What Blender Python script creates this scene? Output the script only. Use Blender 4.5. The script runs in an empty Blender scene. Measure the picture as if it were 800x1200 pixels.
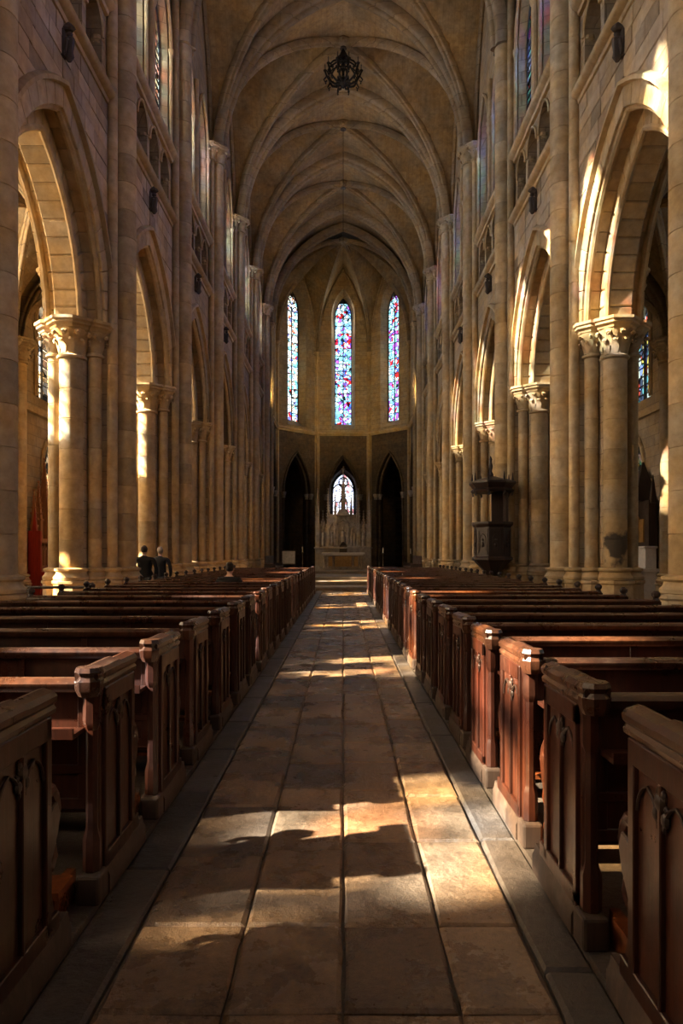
import bpy, bmesh, math, random
from mathutils import Vector, Matrix
PI = math.pi
S = bpy.context.scene
C = S.collection
RND = random.Random(7)

# ------------------------------------------------------------------ camera, world, sun, exposure
cam = bpy.data.cameras.new('camera'); cam.lens = 24.0; cam.sensor_width = 36.0; cam.sensor_fit = 'AUTO'
cam.shift_x = -2/1200; cam.shift_y = 48/1200; cam.clip_start = 0.05; cam.clip_end = 300
co = bpy.data.objects.new('camera', cam); C.objects.link(co)
co.location = (0, 0, 1.6); co.rotation_euler = (PI/2, 0, 0)
S.camera = co
S.view_settings.view_transform = 'Standard'; S.view_settings.look = 'None'
S.view_settings.gamma = 1; S.view_settings.use_curve_mapping = False
S.view_settings.exposure = 0.45
w = bpy.data.worlds.new('sky'); S.world = w; w.use_nodes = True
wn = w.node_tree.nodes; bg = wn['Background']
bg.inputs[0].default_value = (0.86, 0.93, 1.0, 1); bg.inputs[1].default_value = 2.6
SUN_K, SUN_T = 0.27, 0.72           # forward drift and drop per metre of sideways travel
sun = bpy.data.lights.new('sun', 'SUN'); sun.energy = 72; sun.color = (1.0, 0.84, 0.62); sun.angle = math.radians(1.1)
so = bpy.data.objects.new('sun', sun); C.objects.link(so)
so.rotation_euler = Vector((1, SUN_K, -SUN_T)).to_track_quat('-Z', 'Y').to_euler()
S.cycles.max_bounces = 7; S.cycles.diffuse_bounces = 5; S.cycles.glossy_bounces = 3
S.cycles.transparent_max_bounces = 16; S.cycles.sample_clamp_indirect = 6.0
S.cycles.caustics_reflective = False; S.cycles.caustics_refractive = False
WIN_L, WIN_R, WIN_A = (0.88, 0.96, 1.0), (0.62, 0.72, 1.0), (1.0, 0.66, 0.34)

def window_light(loc, direction, sx, sz, power, col):
    l = bpy.data.lights.new('window_daylight', 'AREA'); l.shape = 'RECTANGLE'
    l.size = sx; l.size_y = sz; l.energy = power; l.color = col
    o = bpy.data.objects.new('window_daylight', l); C.objects.link(o)
    o.location = loc; o.rotation_euler = Vector(direction).to_track_quat('-Z', 'Z').to_euler()
    return o

# ------------------------------------------------------------------ helpers
class MB:
    def __init__(s): s.v = []; s.f = []
    def add(s, vs, fs, M=None):
        k = len(s.v)
        s.v += [tuple(M @ Vector(p)) if M is not None else tuple(p) for p in vs]
        s.f += [tuple(i+k for i in f) for f in fs]
        return s
    def box(s, x0, x1, y0, y1, z0, z1, M=None):
        vs = [(x, y, z) for z in (z0, z1) for y in (y0, y1) for x in (x0, x1)]
        return s.add(vs, [(0,2,3,1),(4,5,7,6),(0,1,5,4),(2,6,7,3),(0,4,6,2),(1,3,7,5)], M)
    def taper(s, c, z0, z1, a0, a1, n=4, rot=PI/4, M=None):
        return s.lathe([(a0, z0), (a1, z1)], n, c, M, rot)
    def lathe(s, prof, n=16, c=(0,0,0), M=None, rot=0.0, cap=True):
        vs = []; fs = []
        for r, z in prof:
            for i in range(n):
                a = rot+2*PI*i/n
                vs.append((c[0]+r*math.cos(a), c[1]+r*math.sin(a), c[2]+z))
        m = len(prof)
        for j in range(m-1):
            for i in range(n):
                a, b = j*n+i, j*n+(i+1) % n
                fs.append((a, b, b+n, a+n))
        if cap:
            fs.append(tuple(range(n-1, -1, -1))); fs.append(tuple((m-1)*n+i for i in range(n)))
        return s.add(vs, fs, M)
    def prism(s, poly, d0, d1, axis='x', M=None):   # poly in the two other axes (x:(y,z)  y:(x,z)  z:(x,y))
        n = len(poly); vs = []
        for d in (d0, d1):
            for a, b in poly:
                vs.append({'x': (d, a, b), 'y': (a, d, b), 'z': (a, b, d)}[axis])
        fs = [tuple(range(n))[::-1], tuple(range(n, 2*n))] + [(i, (i+1) % n, (i+1) % n+n, i+n) for i in range(n)]
        return s.add(vs, fs, M)
    def tube(s, pts, r, n=8, M=None, closed=False):
        pts = [Vector(p) for p in pts]; m = len(pts); vs = []; fs = []
        rr = r if isinstance(r, (list, tuple)) else [r]*m
        up = None
        for i, p in enumerate(pts):
            if closed: t = pts[(i+1) % m]-pts[i-1]
            else: t = pts[min(i+1, m-1)]-pts[max(i-1, 0)]
            t.normalize()
            if up is None:
                up = Vector((0,0,1)) if abs(t.z) < .9 else Vector((1,0,0))
            a = t.cross(up)
            if a.length < 1e-4: a = t.orthogonal()
            a.normalize(); b = a.cross(t); up = b
            for k in range(n):
                th = 2*PI*k/n
                vs.append(p+a*math.cos(th)*rr[i]+b*math.sin(th)*rr[i])
        for i in range(m if closed else m-1):
            for k in range(n):
                j = (i+1) % m
                fs.append((i*n+k, i*n+(k+1) % n, j*n+(k+1) % n, j*n+k))
        if not closed:
            fs.append(tuple(range(n))[::-1]); fs.append(tuple((m-1)*n+k for k in range(n)))
        return s.add(vs, fs, M)
    def sweep(s, prof, pts, N, M=None, flip=1):     # prof (u along N, w towards the inside of the arch)
        N = Vector(N); pts = [Vector(p) for p in pts]; n = len(prof); m = len(pts); vs = []; fs = []
        for i, p in enumerate(pts):
            t = (pts[min(i+1, m-1)]-pts[max(i-1, 0)]).normalized()
            inn = N.cross(t).normalized()*flip
            for u, w_ in prof: vs.append(p+N*u+inn*w_)
        for i in range(m-1):
            for k in range(n):
                fs.append((i*n+k, i*n+(k+1) % n, (i+1)*n+(k+1) % n, (i+1)*n+k))
        fs.append(tuple(range(n))[::-1]); fs.append(tuple((m-1)*n+k for k in range(n)))
        return s.add(vs, fs, M)
    def ball(s, c, r, sc=(1,1,1), n=8, M=None):
        pr = [(math.sin(PI*i/6)*1.0, -math.cos(PI*i/6)) for i in range(1, 6)]
        vs = []; fs = []
        for q, z in pr:
            for i in range(n):
                a = 2*PI*i/n; vs.append((c[0]+r*sc[0]*q*math.cos(a), c[1]+r*sc[1]*q*math.sin(a), c[2]+r*sc[2]*z))
        b = len(vs); vs += [(c[0], c[1], c[2]-r*sc[2]), (c[0], c[1], c[2]+r*sc[2])]
        for j in range(4):
            for i in range(n):
                a, d = j*n+i, j*n+(i+1) % n; fs.append((a, d, d+n, a+n))
        for i in range(n):
            fs.append((b, (i+1) % n, i)); fs.append((b+1, 4*n+i, 4*n+(i+1) % n))
        return s.add(vs, fs, M)
    def mesh(s, name, mat, smooth=35, bevel=0, seg=1):
        me = bpy.data.meshes.new(name)
        me.from_pydata([tuple(p) for p in s.v], [], s.f); me.update()
        bm = bmesh.new(); bm.from_mesh(me)
        bmesh.ops.recalc_face_normals(bm, faces=bm.faces)
        if bevel:
            es = [e for e in bm.edges if len(e.link_faces) == 2 and e.calc_face_angle(0) > .5]
            bmesh.ops.bevel(bm, geom=es, offset=bevel, segments=seg, profile=.5, affect='EDGES', clamp_overlap=True)
        bm.to_mesh(me); bm.free()
        if smooth:
            me.shade_smooth(); me.set_sharp_from_angle(angle=math.radians(smooth))
        if mat: me.materials.append(mat)
        return me
    def build(s, name, mat, parent=None, smooth=35, bevel=0, seg=1, loc=(0,0,0), rz=0):
        return inst(name, s.mesh(name, mat, smooth, bevel, seg), parent, loc, rz)

def inst(name, me, parent=None, loc=(0,0,0), rz=0):
    o = bpy.data.objects.new(name, me); C.objects.link(o)
    o.location = loc; o.rotation_euler = (0, 0, rz)
    if parent: o.parent = parent
    return o
def tag(o, label, cat=None, group=None, kind=None):
    o['label'] = label
    if cat: o['category'] = cat
    if group: o['group'] = group
    if kind: o['kind'] = kind
    return o
def empty(name, loc=(0,0,0), rz=0, label=None, cat=None, group=None, kind=None, parent=None):
    o = inst(name, None, parent, loc, rz)
    if label: tag(o, label, cat, group, kind)
    return o
def copy_tree(o, parent=None):
    c = o.copy(); C.objects.link(c)
    if parent: c.parent = parent
    for ch in list(o.children): copy_tree(ch, c)
    return c
ORD = ['zeroth','first','second','third','fourth','fifth','sixth','seventh','eighth','ninth','tenth','eleventh','twelfth','thirteenth','fourteenth','fifteenth','sixteenth','seventeenth','eighteenth','nineteenth','twentieth','twenty-first','twenty-second','twenty-third','twenty-fourth','twenty-fifth','twenty-sixth','twenty-seventh','twenty-eighth']

# ------------------------------------------------------------------ materials
def newmat(name):
    m = bpy.data.materials.new(name); m.use_nodes = True
    nt = m.node_tree; nt.nodes.clear()
    out = nt.nodes.new('ShaderNodeOutputMaterial'); b = nt.nodes.new('ShaderNodeBsdfPrincipled')
    nt.links.new(b.outputs[0], out.inputs[0])
    return m, nt, b, out
def N(nt, t, **k):
    n = nt.nodes.new(t)
    for a, v in k.items():
        if a.startswith('i_'):
            key = a[2:]; key = int(key) if key.isdigit() else key.replace('_', ' ')
            n.inputs[key].default_value = v
        else: setattr(n, a, v)
    return n
def ramp(nt, src, stops, interp='LINEAR'):
    r = nt.nodes.new('ShaderNodeValToRGB'); r.color_ramp.interpolation = interp
    el = r.color_ramp.elements
    while len(el) < len(stops): el.new(.5)
    for e, (p, c) in zip(el, stops):
        e.position = p; e.color = (c[0], c[1], c[2], 1) if not isinstance(c, float) else (c, c, c, 1)
    nt.links.new(src, r.inputs[0]); return r.outputs[0]
def mix(nt, fac, a, b, mode='MIX'):
    m = nt.nodes.new('ShaderNodeMix'); m.data_type = 'RGBA'; m.blend_type = mode
    for i, x in ((0, fac), (6, a), (7, b)):
        if hasattr(x, 'default_value') or hasattr(x, 'links'): nt.links.new(x, m.inputs[i])
        elif i == 0: m.inputs[0].default_value = x
        else: m.inputs[i].default_value = (*x, 1)
    return m.outputs[2]
def stone(name, light, dark, rough=.85, course=None, bump=.35, per_piece=.25, stain=.5, vault=False, soot_shade=None):
    m, nt, b, _ = newmat(name); L = nt.links.new
    geo = N(nt, 'ShaderNodeNewGeometry'); P = geo.outputs['Position']
    n1 = N(nt, 'ShaderNodeTexNoise', i_Scale=.55, i_Detail=5.0, i_Roughness=.6); L(P, n1.inputs['Vector'])
    n2 = N(nt, 'ShaderNodeTexNoise', i_Scale=5.0, i_Detail=6.0, i_Roughness=.65); L(P, n2.inputs['Vector'])
    c = ramp(nt, n2.outputs['Fac'], [(.3, dark), (.68, light)])
    n4 = N(nt, 'ShaderNodeTexNoise', i_Scale=1.3, i_Detail=3.0); L(P, n4.inputs['Vector'])
    c = mix(nt, 1.0, c, ramp(nt, n4.outputs['Fac'], [(.38, (.92, .92, .98)), (.62, (1.06, .92, .70))]), 'MULTIPLY')
    st = ramp(nt, n1.outputs['Fac'], [(.36, 0.45), (.6, 1.0)])
    c = mix(nt, stain, c, st, 'MULTIPLY')
    oi = N(nt, 'ShaderNodeObjectInfo')
    tint = ramp(nt, oi.outputs['Random'], [(0, 1-per_piece*1.3), (.6, 1.0), (1, 1.0)])
    c = mix(nt, 1.0, c, tint, 'MULTIPLY')
    if soot_shade:
        vd = N(nt, 'ShaderNodeVectorMath', operation='DISTANCE'); L(P, vd.inputs[0]); vd.inputs[1].default_value = soot_shade
        ng = N(nt, 'ShaderNodeTexNoise', i_Scale=3.5, i_Detail=5.0); L(P, ng.inputs['Vector'])
        sb = N(nt, 'ShaderNodeMath', operation='MULTIPLY_ADD'); L(ng.outputs['Fac'], sb.inputs[0]); sb.inputs[1].default_value = .9; L(vd.outputs['Value'], sb.inputs[2])
        c = mix(nt, ramp(nt, sb.outputs[0], [(.75, 0.92), (.86, 0.0)]), c, (.035, .028, .022))
    hgt = n2.outputs['Fac']
    if course:
        sep = N(nt, 'ShaderNodeSeparateXYZ'); L(P, sep.inputs[0])
        ad = N(nt, 'ShaderNodeMath', operation='ADD'); L(sep.outputs[0], ad.inputs[0]); L(sep.outputs[1], ad.inputs[1])
        cb = N(nt, 'ShaderNodeCombineXYZ')
        if vault: br_soft = True
        if vault: L(sep.outputs[0], cb.inputs[1]); L(sep.outputs[1], cb.inputs[0])
        else: L(ad.outputs[0], cb.inputs[0]); L(sep.outputs[2], cb.inputs[1])
        br = N(nt, 'ShaderNodeTexBrick', i_Scale=1.0, i_Mortar_Size=.012, i_Mortar_Smooth=.3, i_Bias=0.0, i_Brick_Width=course[0], i_Row_Height=course[1])
        br.inputs['Color1'].default_value = (1,1,1,1); br.inputs['Color2'].default_value = (.78,.77,.76,1); br.inputs['Mortar'].default_value = (.55,.53,.5,1)
        L(cb.outputs[0], br.inputs['Vector'])
        c = mix(nt, .35 if vault else 1.0, c, br.outputs['Color'], 'MULTIPLY')
        inv = N(nt, 'ShaderNodeMath', operation='MULTIPLY_ADD'); inv.inputs[1].default_value = -1.2
        L(br.outputs['Fac'], inv.inputs[0]); L(n2.outputs['Fac'], inv.inputs[2]); hgt = inv.outputs[0]
    L(c, b.inputs['Base Color']); b.inputs['Roughness'].default_value = rough
    bp = N(nt, 'ShaderNodeBump', i_Strength=bump, i_Distance=.03); L(hgt, bp.inputs['Height']); L(bp.outputs[0], b.inputs['Normal'])
    return m
M = {}
GOLD, GOLDD = (.57, .455, .28), (.37, .28, .155)
M['stone'] = stone('limestone', GOLD, GOLDD, per_piece=.22, soot_shade=(5.85, 14.4, 1.75))
M['wall'] = stone('limestone_ashlar_wall', (.50, .405, .265), (.33, .26, .165), course=(.62, .34))
M['vault'] = stone('vault_stone', (.42, .32, .175), (.24, .175, .09), course=(.5, .22), vault=True, stain=.75)
M['rib'] = stone('rib_stone', (.44, .355, .23), (.29, .23, .14), course=(2.0, .45), bump=.25)
M['dark_stone'] = stone('dark_masonry', (.17, .125, .075), (.075, .055, .036), course=(.62, .34))  # darker and browner than the other wall stone
M['soot_shade'] = stone('shade_black_passage_stone', (.05, .04, .03), (.02, .016, .012))  # shade painted in: near-black stone stands for the dark triforium interior
M['altar_stone'] = stone('carved_pale_stone', (.52, .48, .43), (.27, .24, .21))
M['joint'] = stone('mortar', (.16, .13, .10), (.08, .065, .05))

def floor_mat(name, a, bcol, rough=(.28, .62)):
    m, nt, b, _ = newmat(name); L = nt.links.new
    P = N(nt, 'ShaderNodeNewGeometry').outputs['Position']
    oi = N(nt, 'ShaderNodeObjectInfo')
    n1 = N(nt, 'ShaderNodeTexNoise', i_Scale=3.0, i_Detail=8.0, i_Roughness=.68); L(P, n1.inputs['Vector'])
    n2 = N(nt, 'ShaderNodeTexNoise', i_Scale=28.0, i_Detail=6.0, i_Roughness=.8); L(P, n2.inputs['Vector'])
    n3 = N(nt, 'ShaderNodeTexNoise', i_Scale=.8, i_Detail=3.0); L(P, n3.inputs['Vector'])
    c = ramp(nt, n1.outputs['Fac'], [(.32, bcol), (.66, a)])
    sp = ramp(nt, n2.outputs['Fac'], [(.32, .45), (.6, 1.08)])
    c = mix(nt, .85, c, sp, 'MULTIPLY')
    t = ramp(nt, oi.outputs['Random'], [(0, (.5,.47,.47)), (.35, (1.0,.88,.74)), (.7, (1.05,.98,.9)), (1, (.78,.7,.62))])
    c = mix(nt, 1.0, c, t, 'MULTIPLY')
    L(c, b.inputs['Base Color'])
    r = ramp(nt, n1.outputs['Fac'], [(.3, rough[0]), (.7, rough[1])]); L(r, b.inputs['Roughness'])
    h = N(nt, 'ShaderNodeMath', operation='MULTIPLY_ADD'); h.inputs[1].default_value = .25
    L(n2.outputs['Fac'], h.inputs[0]); L(n1.outputs['Fac'], h.inputs[2])
    bp = N(nt, 'ShaderNodeBump', i_Strength=.9, i_Distance=.035); L(h.outputs[0], bp.inputs['Height']); L(bp.outputs[0], b.inputs['Normal'])
    return m
M['slab'] = floor_mat('worn_brown_paving', (.34, .235, .145), (.12, .08, .05), (.15, .44))
M['slab_dark'] = floor_mat('dark_slate_paving', (.11, .092, .078), (.045, .038, .033), (.25, .55))
M['floor'] = floor_mat('old_floor_stone', (.24, .18, .12), (.12, .09, .06))
M['step'] = floor_mat('worn_step_stone', (.30, .26, .21), (.18, .15, .12))

def wood(name, a, bcol, rough=.3, wear=(.30, .17, .085), wear_amt=.5):
    m, nt, b, _ = newmat(name); L = nt.links.new
    tc = N(nt, 'ShaderNodeTexCoord'); mp = N(nt, 'ShaderNodeMapping'); mp.inputs['Scale'].default_value = (14, 14, 1.2)
    oi = N(nt, 'ShaderNodeObjectInfo'); L(tc.outputs['Object'], mp.inputs['Vector'])
    n1 = N(nt, 'ShaderNodeTexNoise', i_Scale=2.0, i_Detail=7.0, i_Roughness=.6); L(mp.outputs[0], n1.inputs['Vector'])
    P = N(nt, 'ShaderNodeNewGeometry')
    n2 = N(nt, 'ShaderNodeTexNoise', i_Scale=3.1, i_Detail=8.0, i_Roughness=.75); L(P.outputs['Position'], n2.inputs['Vector'])
    n3 = N(nt, 'ShaderNodeTexNoise', i_Scale=45.0, i_Detail=3.0, i_Roughness=.6); L(P.outputs['Position'], n3.inputs['Vector'])
    c = ramp(nt, n1.outputs['Fac'], [(.3, bcol), (.7, a)])
    wf = ramp(nt, n2.outputs['Fac'], [(.56, 0.0), (.72, wear_amt)])
    c = mix(nt, wf, c, wear)
    nick = ramp(nt, n3.outputs['Fac'], [(.66, 0.0), (.74, wear_amt)])
    c = mix(nt, nick, c, wear)
    t = ramp(nt, oi.outputs['Random'], [(0, .75), (1, 1.15)]); c = mix(nt, 1.0, c, t, 'MULTIPLY')
    L(c, b.inputs['Base Color'])
    r = ramp(nt, n2.outputs['Fac'], [(.35, rough), (.7, rough+.25)]); L(r, b.inputs['Roughness'])
    bp = N(nt, 'ShaderNodeBump', i_Strength=.25, i_Distance=.004); L(n1.outputs['Fac'], bp.inputs['Height']); L(bp.outputs[0], b.inputs['Normal'])
    return m
M['wood'] = wood('varnished_pew_wood', (.060, .016, .008), (.018, .006, .004), .25, (.16,.07,.035), .3)
M['wood_cap'] = wood('worn_pew_cap_wood', (.075, .028, .014), (.025, .010, .006), .2, (.24, .13, .065), .5)
M['seat'] = wood('polished_seat_wood', (.22, .06, .016), (.09, .022, .008), .2)
M['wood_foot'] = wood('scuffed_foot_wood', (.075, .045, .03), (.03, .018, .012), .5, (.2, .15, .11), .5)
M['wood_dark'] = wood('near_black_oak', (.035, .017, .012), (.014, .008, .006), .35, (.1, .06, .04), .3)
M['wood_red'] = wood('red_painted_wood', (.42, .03, .012), (.24, .015, .008), .35, (.5, .1, .05), .3)
M['wood_gold'] = wood('golden_brown_carved_wood', (.42, .19, .07), (.2, .08, .03), .45)

def plain(name, col, rough=.5, metal=0.0, noise=.3):
    m, nt, b, _ = newmat(name); L = nt.links.new
    tc = N(nt, 'ShaderNodeTexCoord'); n = N(nt, 'ShaderNodeTexNoise', i_Scale=9.0, i_Detail=4.0); L(tc.outputs['Object'], n.inputs['Vector'])
    d = tuple(x*(1-noise) for x in col)
    L(ramp(nt, n.outputs['Fac'], [(.3, d), (.7, col)]), b.inputs['Base Color'])
    b.inputs['Roughness'].default_value = rough; b.inputs['Metallic'].default_value = metal
    return m
M['iron'] = plain('black_iron', (.02, .018, .016), .55, .6)
M['lead'] = plain('lead', (.03, .03, .032), .6, .3)
M['rope'] = plain('dark_cord', (.03, .022, .016), .9)
M['suit_black'] = plain('black_cloth', (.005, .005, .006), .9)
M['suit_blue'] = plain('dark_blue_cloth', (.008, .009, .015), .9)
M['coat_dark'] = plain('dark_brown_coat', (.012, .009, .008), .9)
M['skin'] = plain('skin', (.55, .33, .23), .55, 0, .12)
M['hair_dark'] = plain('dark_hair', (.03, .018, .012), .7)
M['hair_grey'] = plain('grey_hair', (.38, .34, .3), .7)
M['bronze'] = plain('dark_bronze', (.10, .07, .04), .4, .8)
M['gilt'] = plain('dull_gilt', (.45, .27, .09), .4, .5)
M['white'] = plain('white_stone', (.62, .58, .54), .6, 0, .15)
M['red_cloth'] = plain('red_cloth', (.35, .04, .04), .8)
M['candle'] = plain('candle_wax', (.7, .62, .48), .5)
M['panel_grey'] = plain('pale_board', (.30, .28, .26), .6)
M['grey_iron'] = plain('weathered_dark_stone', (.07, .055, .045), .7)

def glass(name, pal, scale=(3.2, 3.2, 4.2), lead=.10, dark_w=.0, bars=None):
    m = bpy.data.materials.new(name); m.use_nodes = True; nt = m.node_tree; nt.nodes.clear(); L = nt.links.new
    out = N(nt, 'ShaderNodeOutputMaterial')
    P = N(nt, 'ShaderNodeNewGeometry').outputs['Position']
    mp = N(nt, 'ShaderNodeMapping'); mp.inputs['Scale'].default_value = scale; L(P, mp.inputs['Vector'])
    v = N(nt, 'ShaderNodeTexVoronoi', i_Scale=1.0); L(mp.outputs[0], v.inputs['Vector'])
    ve = N(nt, 'ShaderNodeTexVoronoi', feature='DISTANCE_TO_EDGE', i_Scale=1.0); L(mp.outputs[0], ve.inputs['Vector'])
    sep = N(nt, 'ShaderNodeSeparateColor'); L(v.outputs['Color'], sep.inputs[0])
    n = len(pal)
    c = ramp(nt, sep.outputs[0], [(i/n, p) for i, p in enumerate(pal)], 'CONSTANT')
    e = ramp(nt, ve.outputs['Distance'], [(lead*.35, 0.02), (lead*.6, 1.0)])
    c = mix(nt, 1.0, c, e, 'MULTIPLY')
    tr = N(nt, 'ShaderNodeBsdfTransparent'); L(c, tr.inputs[0])
    gl = N(nt, 'ShaderNodeBsdfGlossy', i_Roughness=.15); gl.inputs[0].default_value = (.25, .27, .3, 1)
    ms = N(nt, 'ShaderNodeMixShader'); ms.inputs[0].default_value = .06
    L(tr.outputs[0], ms.inputs[1]); L(gl.outputs[0], ms.inputs[2]); L(ms.outputs[0], out.inputs[0])
    return m
W_, CY, BL, RE, PU, GR, YE, DK = (.92,.93,.9), (.25,.72,.80), (.07,.18,.72), (.80,.03,.03), (.42,.12,.62), (.35,.72,.3), (.95,.8,.35), (.03,.04,.06)
def glass_fig(name, pal, fig, sc=4.6, lead=.13, k=.82):
    m = glass(name, pal, (sc, sc, sc*.8), lead); nt = m.node_tree; L = nt.links.new
    P = N(nt, 'ShaderNodeNewGeometry').outputs['Position']; oi = N(nt, 'ShaderNodeObjectInfo')
    no = N(nt, 'ShaderNodeTexNoise', i_Scale=2.6, i_Detail=1.0); L(P, no.inputs['Vector'])
    ad = N(nt, 'ShaderNodeMath', operation='MULTIPLY_ADD'); L(oi.outputs['Random'], ad.inputs[0]); ad.inputs[1].default_value = .22; L(no.outputs['Fac'], ad.inputs[2])
    mk = ramp(nt, ad.outputs[0], [(.69, 0.0), (.71, 1.0)])
    mx = [n for n in nt.nodes if n.bl_idname == 'ShaderNodeMix'][0]; src = mx.inputs[6].links[0].from_socket
    sep = [n for n in nt.nodes if n.bl_idname == 'ShaderNodeSeparateColor'][0]
    f = ramp(nt, sep.outputs[1], [(i/len(fig), q) for i, q in enumerate(fig)], 'CONSTANT')
    c = mix(nt, mk, src, f); c = mix(nt, 1.0, c, (k, k, k), 'MULTIPLY'); L(c, mx.inputs[6]); return m
M['glass_apse'] = glass_fig('stained_glass_blue_red', [CY, (.55,.85,.9), W_, (.25,.5,.85), (.35,.8,.75), (.75,.9,.9), PU, (.45,.75,.95)], [RE, BL, RE, (.6,.02,.05), PU, (.1,.1,.4), RE])
M['glass_altar'] = glass('pale_altar_window_glass', [(.75,.78,1), (.9,.9,1), (.6,.65,.9), (.95,.8,.75), (.8,.85,1), (.5,.2,.2), (.85,.85,1)], (4, 4, 3), .1)
M['glass_warm'] = glass_fig('stained_glass_amber_white', [W_, (.95,.9,.75), (.9,.85,.6), CY, W_, (.6,.8,.95), (.95,.75,.5)], [RE, BL, RE, (.85,.25,.1), W_, (.2,.2,.6)])
M['glass_clere'] = glass('clerestory_glass', [(.6,.6,.55), (.6,.32,.3), (.4,.46,.65), (.58,.6,.62), (.52,.42,.58), (.62,.62,.55), (.45,.6,.65), (.6,.56,.5)], (3.0, 3.0, 3.0), .12)
M['glass_blue'] = glass('clerestory_blue_glass', [BL, CY, (.2,.3,.8), RE, (.5,.6,.9), PU, DK, (.15,.5,.45)], (4, 4, 4), .12)
M['glass_aisle'] = glass('aisle_clear_glass', [W_, (1,.95,.85), (1,.9,.7), DK, W_, (.95,.74,.66), (.55,.7,.95), (1,.75,.4), W_, DK], (2.0, 2.0, 3.4), .06)
M['glass_dim'] = glass('dim_coloured_glass', [DK, (.1,.3,.3), (.5,.4,.08), (.35,.05,.03), (.15,.2,.4), DK, (.3,.35,.3)], (5, 5, 4), .14)  # coloured glass, darkened to stand in for the missing sun on the right

# ------------------------------------------------------------------ arch maths
def arch_R(a, rise): return (a*a+rise*rise)/(2*a)
def arch_z(d, a, R, zs):
    d = abs(d)
    return zs+math.sqrt(max(0, R*R-(d+R-a)**2)) if d <= a+1e-6 else zs
def arch_pts(a, R, zs, n=10, legs=None):   # (u,z) from -a over the apex to +a
    th1 = math.acos((R-a)/R); L_ = []
    for i in range(n+1):
        th = th1*i/n; L_.append((-(R*math.cos(th)-(R-a)), zs+R*math.sin(th)))
    out = L_+[(-u, z) for u, z in L_[::-1][1:]]
    if legs is not None: out = [(-a, legs)]+out+[(a, legs)]
    return out
RISE_V = 6.6
def pnorm(t, r):
    t = min(1.0, abs(t)); R = (1+r*r)/2
    return math.sqrt(max(0, R*R-(t+R-1)**2))/r

def wall_panel(mb, org, ud, nd, u0, u1, z0, ztop, thick, ops=(), n=8, extra=()):
    """wall with pointed openings. ops: (uc, a_front, a_back, rise, zs, zb, zb_back). ztop number or function(u)."""
    org = Vector(org); ud = Vector(ud); nd = Vector(nd)
    zt = ztop if callable(ztop) else (lambda u: ztop)
    cols = []   # list of strips: (ufL,ufR,ubL,ubR, op)
    cur = u0
    def solid(a, b):
        k = max(1, int((b-a)/.35)) if callable(ztop) else 1
        for i in range(k): cols.append((a+(b-a)*i/k, a+(b-a)*(i+1)/k, None))
    for op in sorted(ops):
        solid(cur, op[0]-op[1]); cols.append(op); cur = op[0]+op[1]
    solid(cur, u1)
    def pt(u, d, z): return org+ud*u+nd*d+Vector((0,0,z))
    def quad(a, b, c, d): mb.add([a, b, c, d], [(0,1,2,3)])
    for c in cols:
        if len(c) == 3:
            a, b, _ = c
            quad(pt(a,0,z0), pt(b,0,z0), pt(b,0,zt(b)), pt(a,0,zt(a)))
            quad(pt(a,thick,z0), pt(b,thick,z0), pt(b,thick,zt(b)), pt(a,thick,zt(a)))
            quad(pt(a,0,zt(a)), pt(b,0,zt(b)), pt(b,thick,zt(b)), pt(a,thick,zt(a)))
        else:
            uc, af, ab, rise, zs, zb, zbb = c
            Rf = arch_R(af, rise); rb = rise*ab/af; Rb = arch_R(ab, rb)
            F = [(uc+u, z) for u, z in arch_pts(af, Rf, zs, n)]
            B = [(uc+u, z) for u, z in arch_pts(ab, Rb, zs, n)]
            for i in range(len(F)-1):
                (fu, fz), (gu, gz) = F[i], F[i+1]; (bu, bz), (hu, hz) = B[i], B[i+1]
                quad(pt(fu,0,fz), pt(gu,0,gz), pt(gu,0,zt(gu)), pt(fu,0,zt(fu)))
                quad(pt(fu,thick,bz), pt(gu,thick,hz), pt(gu,thick,zt(gu)), pt(fu,thick,zt(fu)))
                quad(pt(fu,0,fz), pt(gu,0,gz), pt(hu,thick,hz), pt(bu,thick,bz))
                quad(pt(fu,0,zt(fu)), pt(gu,0,zt(gu)), pt(gu,thick,zt(gu)), pt(fu,thick,zt(fu)))
            for s in (-1, 1):
                quad(pt(uc+s*af,0,zb), pt(uc+s*af,0,zs), pt(uc+s*ab,thick,zs), pt(uc+s*ab,thick,zbb))
                if ab != af: quad(pt(uc+s*ab,thick,zbb), pt(uc+s*ab,thick,zs), pt(uc+s*af,thick,zs), pt(uc+s*af,thick,zbb))
            if zb > z0:
                quad(pt(uc-af,0,z0), pt(uc+af,0,z0), pt(uc+af,0,zb), pt(uc-af,0,zb))
                quad(pt(uc-af,thick,z0), pt(uc+af,thick,z0), pt(uc+af,thick,zbb), pt(uc-af,thick,zbb))
                quad(pt(uc-af,0,zb), pt(uc+af,0,zb), pt(uc+ab,thick,zbb), pt(uc-ab,thick,zbb))

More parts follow.
